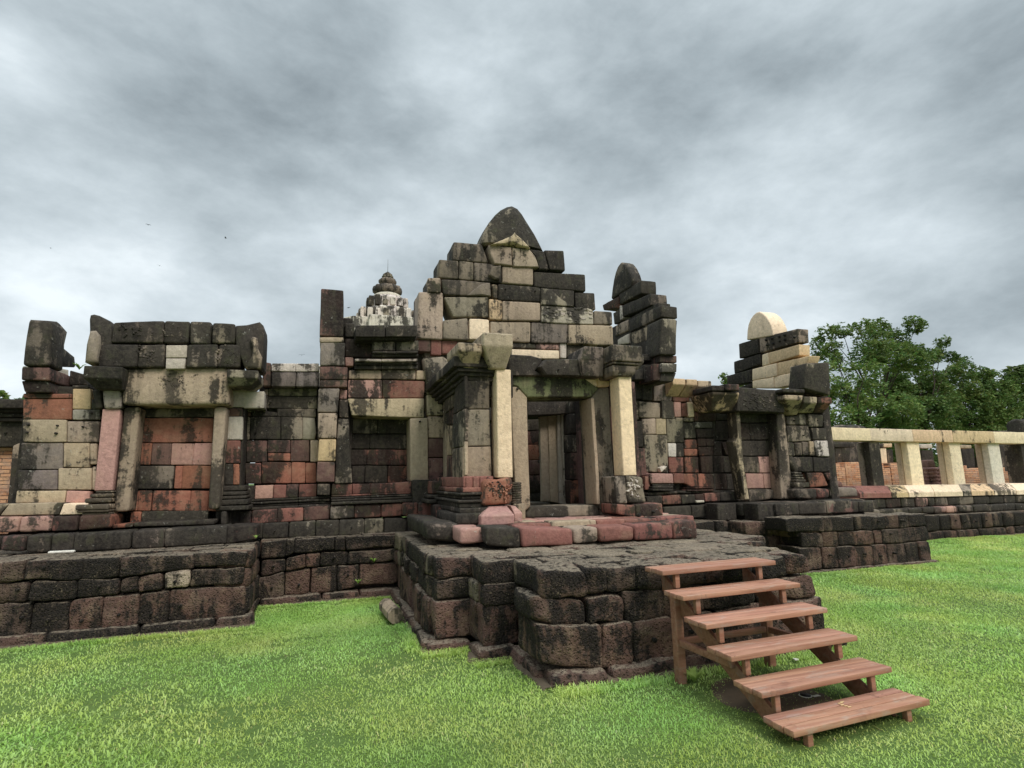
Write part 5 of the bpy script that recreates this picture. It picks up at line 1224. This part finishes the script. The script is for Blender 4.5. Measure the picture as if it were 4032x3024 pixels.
tree('dark spreading tree with one long thin branch reaching right', U('F',1110,900,('y',30.))*[1,1,0], lumps('F', 30., [(1060,360,35),(1120,330,38),(1180,305,32),(1230,355,34),(1280,385,32),(1130,390,40),(1070,440,45),(1190,400,25),(1050,560,90),(1120,600,90),(1000,650,80),(1150,680,90),(1060,720,90),(1000,560,60),(1150,520,60),(1210,500,50),(1080,520,60),(1230,600,70),(1080,800,80),(1180,800,80),(1050,880,90),(1180,890,90)]), 230, .11, .9)
tree('rounded olive green tree filling the middle behind the gallery beam', U('F',1380,900,('y',32.))*[1,1,0], lumps('F', 32., [(1300,470,55),(1390,440,50),(1460,500,55),(1530,520,50),(1560,580,55),(1350,540,90),(1460,600,90),(1280,620,90),(1400,690,100),(1530,680,80),(1300,740,80),(1480,760,80),(1300,800,80),(1420,800,80),(1560,790,80),(1300,890,90),(1440,890,90),(1570,890,90)]), 220, .115, 1.0)
tree('hazy grey green tree at the right edge, farthest away', U('F',1700,900,('y',38.))*[1,1,0], lumps('F', 38., [(1650,490,50),(1700,520,60),(1630,570,50),(1690,620,70),(1600,650,60),(1650,720,70),(1740,700,70),(1780,560,60),(1620,780,70),(1700,790,70),(1680,880,90),(1780,880,90)]), 150, .18, .8)
tree('small tree top showing above the yellow cornice left of the patched gable', U('E',800,1100,('y',40.))*[1,1,0], lumps('E', 40., [(800,905,35),(830,930,40),(770,945,28),(760,990,50),(850,985,45)]), 130, .16, 1.2)
tree('small green tree top at the far left edge behind the gallery wall', U('A',10,900,('y',36.))*[1,1,0], lumps('A', 36., [(12,852,26),(-30,848,40),(-90,850,60)]), 130, .16, 1.2)
Vb, Tb = leaves([(np.array([18+i*1.9, 44+rng.normal()*2, 1.6+rng.normal()*.5]), 2.6) for i in range(42)], 60, .2, .7)
p = Part('distant_bushes', None, LEAF); p.V.append(Vb); p.T.append(Tb); p.n = len(Vb); p.F = (np.arange(len(Vb)).reshape(-1, 4)).tolist(); o = p.build(smooth=False); o['kind'] = 'stuff'; o['label'] = 'dark mass of far bushes seen between the gallery pillars'; o['category'] = 'bushes'
# tiny fern on the left antefix and a weed on the cornice
def sprig(k, x, y, pl, lab, n=14, s=.06):
    c = U(k, x, y, pl); p = Part('weed', None, GRASS, loc=tuple(c)); V = []; F = []
    for i in range(n):
        a = rng.uniform(0, 6.28); l_ = s*rng.uniform(.6, 1.3); d = np.array([math.cos(a)*.7, math.sin(a)*.7, 1.])*l_; w_ = np.array([-math.sin(a), math.cos(a), 0])*s*.13; o_ = len(V)
        V += [c-w_*.4, c+w_*.4, c+d*.55+w_, c+d*.55-w_, c+d*np.array([1.3,1.3,.8])]; F += [[o_,o_+1,o_+2,o_+3],[o_+3,o_+2,o_+4]]
    p.add(V, F, np.array([.75,.8,.7,0.])); tag(p.build(smooth=False), lab, 'weed')
sprig('A', 575, 655, ('y',8.8), 'tiny fern on the wall top beside the left antefix stone', 16, .09)
sprig('H', 1055, 580, ('y',8.45), 'weed sprouting from the inner corner where recess wall meets podium', 22, .07)
sprig('H', 940, 735, ('y',8.4), 'weed at the foot of the recess wall beside the inner corner', 22, .06)
sprig('J', 430, 1080, ('z',.0), 'leafy weed on the soil beside the left leg of the steps', 40, .09)
sprig('J', 390, 900, ('z',.0), 'taller weed behind the left leg of the steps under the brace', 30, .08)
sprig('G', 1858, 590, ('y',8.0), 'small weed at the right end of the left terrace step', 12, .05)

# bare trodden soil under and beside the steps
def soil():
    V = []; F = []; cx_, cy_ = 3.2, 3.6; m_ = 40
    V.append((cx_, cy_, .012))
    for ring in (.6, 1.):
        for j in range(m_):
            a = 2*math.pi*j/m_; r = ring*(1+.45*vnoise(np.array([[math.cos(a)*1.7+5, math.sin(a)*1.7, 3.]]))[0])
            V.append((cx_+.52*r*math.cos(a), cy_+.60*r*math.sin(a), .010 if ring < 1 else -.022))
    for j in range(m_):
        k = (j+1) % m_; F += [[0, 1+j, 1+k], [1+j, 1+m_+j, 1+m_+k, 1+k]]
    me = bpy.data.meshes.new('bare_soil'); me.from_pydata(V, [], F); me.polygons.foreach_set('use_smooth', [True]*len(F))
    o = obj_link('bare_soil', me, None, (0,0,0), plain_mat('trodden_soil', (.10,.075,.05), .95, .5)); o['kind'] = 'structure'
soil()
def foot_soil():
    V = []; F = []
    for (x0, y0, x1, y1, nx_, ny_) in ((-6,7.37,-.70,7.37,0,-1),(-.7,8.42,1.0,8.42,0,-1),(.94,5.6,.94,8.4,-1,0),(.92,5.56,1.36,5.56,0,-1),(1.34,5.1,1.34,5.56,-1,0),(1.32,5.15,1.72,5.15,0,-1),(1.66,4.3,1.66,5.15,-1,0),(1.8,4.32,4.5,4.32,0,-1),(7.3,7.33,10.15,7.33,0,-1),(10.3,9.62,22,9.62,0,-1)):
        n = int(math.hypot(x1-x0, y1-y0)/.05)+2; o_ = len(V)
        for i in range(n):
            t = i/(n-1); x, y = x0+(x1-x0)*t, y0+(y1-y0)*t; wd = math.sin(math.pi*min(1, max(0, t)))**.4*max(.008, .035+.10*vnoise(np.array([[x*3.1, y*3.1, .5]]))[0])
            V += [(x-nx_*.1, y-ny_*.1, .02), (x+nx_*wd*.6, y+ny_*wd*.6, .012), (x+nx_*wd*1.5, y+ny_*wd*1.5, -.02)]
        for i in range(n-1): F += [[o_+3*i+k, o_+3*i+k+1, o_+3*i+k+4, o_+3*i+k+3] for k in (0, 1)]
    me = bpy.data.meshes.new('soil_strip'); me.from_pydata(V, [], F); me.polygons.foreach_set('use_smooth', [True]*len(F))
    o = obj_link('soil_strip', me, None, (0,0,0), bpy.data.materials['trodden_soil']); o['kind'] = 'structure'
foot_soil()

# ================================================================ GRASS
def grass():
    solid = [(-9,-.76,7.33,12),(-.8,1.2,8.35,12),(1.72,4.5,4.27,5.3),(1.38,4.8,5.15,5.8),(.97,5.2,5.55,12),(7.3,10.35,7.3,12),(6.6,7.6,7.9,12),(5,7,8.3,12),(10.2,30,9.6,14)]
    P = []; H = []; Wd = []
    def sow(n, x0, x1, y0, y1, h, wd, edge=None):
        if y1-y0 > .5 and x1-x0 > .5:
            e = .6; n = int(n*(x1-x0+2*e)*(y1-y0+2*e)/((x1-x0)*(y1-y0))); x = rng.uniform(x0-e, x1+e, n); y = rng.uniform(y0-e, y1+e, n)
            f_ = np.minimum.reduce([x-x0+e, x1+e-x, y-y0+e, y1+e-y])/(2*e); k_ = rng.random(n) < f_; x, y = x[k_], y[k_]; n = len(x)
        else: x = rng.uniform(x0, x1, n); y = rng.uniform(y0, y1, n)
        P.append(np.stack([x, y], 1)); H.append(np.full(n, h)); Wd.append(np.full(n, wd))
    sow(90000, -1.6, 5.0, 2.3, 4.4, .017, .0030)
    sow(115000, -3.6, 6.5, 4.2, 7.4, .019, .0036)
    sow(70000, -1.0, 1.8, 6.5, 8.6, .021, .0042)
    sow(120000, 4.2, 12., 2.6, 8.0, .022, .0050)
    sow(70000, 6.0, 19., 6.5, 9.8, .038, .0075)
    sow(22000, -5., -1.2, 2.4, 5.0, .034, .006); sow(14000, 12., 22., 3., 7., .038, .010)
    sow(26000, -10., -3.3, 2.4, 7.35, .022, .007); sow(22000, 4.8, 12., 1.0, 2.8, .020, .006); sow(9000, -4., 5., 1.2, 2.4, .018, .004)
    for (x0, x1, y0, y1) in ((-3.4,-.7,7.2,7.38),(1.7,4.6,4.1,4.3),(1.3,1.75,5.0,5.2),(.9,1.4,5.4,5.6),(-.75,1.,8.25,8.4),(7.3,10.3,7.15,7.32),(10.3,17.5,9.45,9.62),(.8,1.0,5.6,8.3)):
        sow(int(1500*(x1-x0+y1-y0)), x0, x1, y0, y1, .042, .004)             # longer tufts along the stone
    P = np.concatenate(P); H = np.concatenate(H); Wd = np.concatenate(Wd)
    ok = np.ones(len(P), bool)
    for x0, x1, y0, y1 in solid: ok &= ~((P[:, 0] > x0) & (P[:, 0] < x1) & (P[:, 1] > y0) & (P[:, 1] < y1))
    P3 = np.column_stack([P, np.zeros(len(P))])
    n_ = vnoise(P3*5.)+.6*vnoise(P3*1.3)
    bare = (n_ < -.40); sh = (P[:, 0] > 2.6) & (P[:, 0] < 3.9) & (P[:, 1] > 2.85) & (P[:, 1] < 4.35)     # thin growth under the steps
    ok &= ~(bare & (rng.random(len(P)) < .7)); ok &= ~(sh & (rng.random(len(P)) < .70))
    P, H, Wd, P3 = P[ok], H[ok], Wd[ok], P3[ok]; k = len(P)
    z = vnoise(P3*np.array([.8,.8,1]))*.035-.014
    a = rng.uniform(0, 2*math.pi, k); lean = rng.uniform(.3, 1.5, k); h = H*(.55+.8*rng.random(k))*(1+.5*vnoise(P3*2.2+5))
    dx, dy = np.cos(a), np.sin(a); sx, sy = -np.sin(a)*Wd, np.cos(a)*Wd
    B = np.column_stack([P, z])
    v0 = B+np.column_stack([sx, sy, 0*z]); v1 = B-np.column_stack([sx, sy, 0*z])
    m = B+np.column_stack([dx*h*lean*.4, dy*h*lean*.4, h*.62]); v2 = m-np.column_stack([sx, sy, 0*z])*.7; v3 = m+np.column_stack([sx, sy, 0*z])*.7
    v4 = B+np.column_stack([dx*h*lean*1.1, dy*h*lean*1.1, h*(1.05-.3*lean)])
    V = np.stack([v0, v1, v2, v3, v4], 1).reshape(-1, 3)
    pn = vnoise(P3*.9+9)+.5*vnoise(P3*3.1); br = (.88+.28*rng.random(k))*(1+.28*pn)
    t = np.stack([br*(1+.35*np.clip(vnoise(P3*1.7+3), -.4, .5)), br, br*(.8+.5*rng.random(k)), np.zeros(k)], 1)
    dry = rng.random(k) < .025; t[dry, 0] *= 1.35; t[dry, 2] *= 1.6
    me = bpy.data.meshes.new('grass')
    me.vertices.add(5*k); me.vertices.foreach_set('co', V.astype(np.float32).ravel())
    loops = np.empty((k, 7), np.int32); o5 = np.arange(k)*5
    for i, c in enumerate((0,1,2,3)): loops[:, i] = o5+c
    for i, c in enumerate((3,2,4)): loops[:, 4+i] = o5+c
    me.loops.add(7*k); me.loops.foreach_set('vertex_index', loops.ravel())
    me.polygons.add(2*k); st = np.empty((k, 2), np.int32); st[:, 0] = np.arange(k)*7; st[:, 1] = st[:, 0]+4
    me.polygons.foreach_set('loop_start', st.ravel())
    me.update(calc_edges=True); me.validate()
    at = me.attributes.new('tint', 'FLOAT_COLOR', 'POINT'); at.data.foreach_set('color', np.repeat(t, 5, 0).astype(np.float32).ravel())
    o = obj_link('grass', me, None, (0,0,0), GRASS); o['kind'] = 'stuff'; o['label'] = 'short bright green lawn grass'; o['category'] = 'grass'
grass()
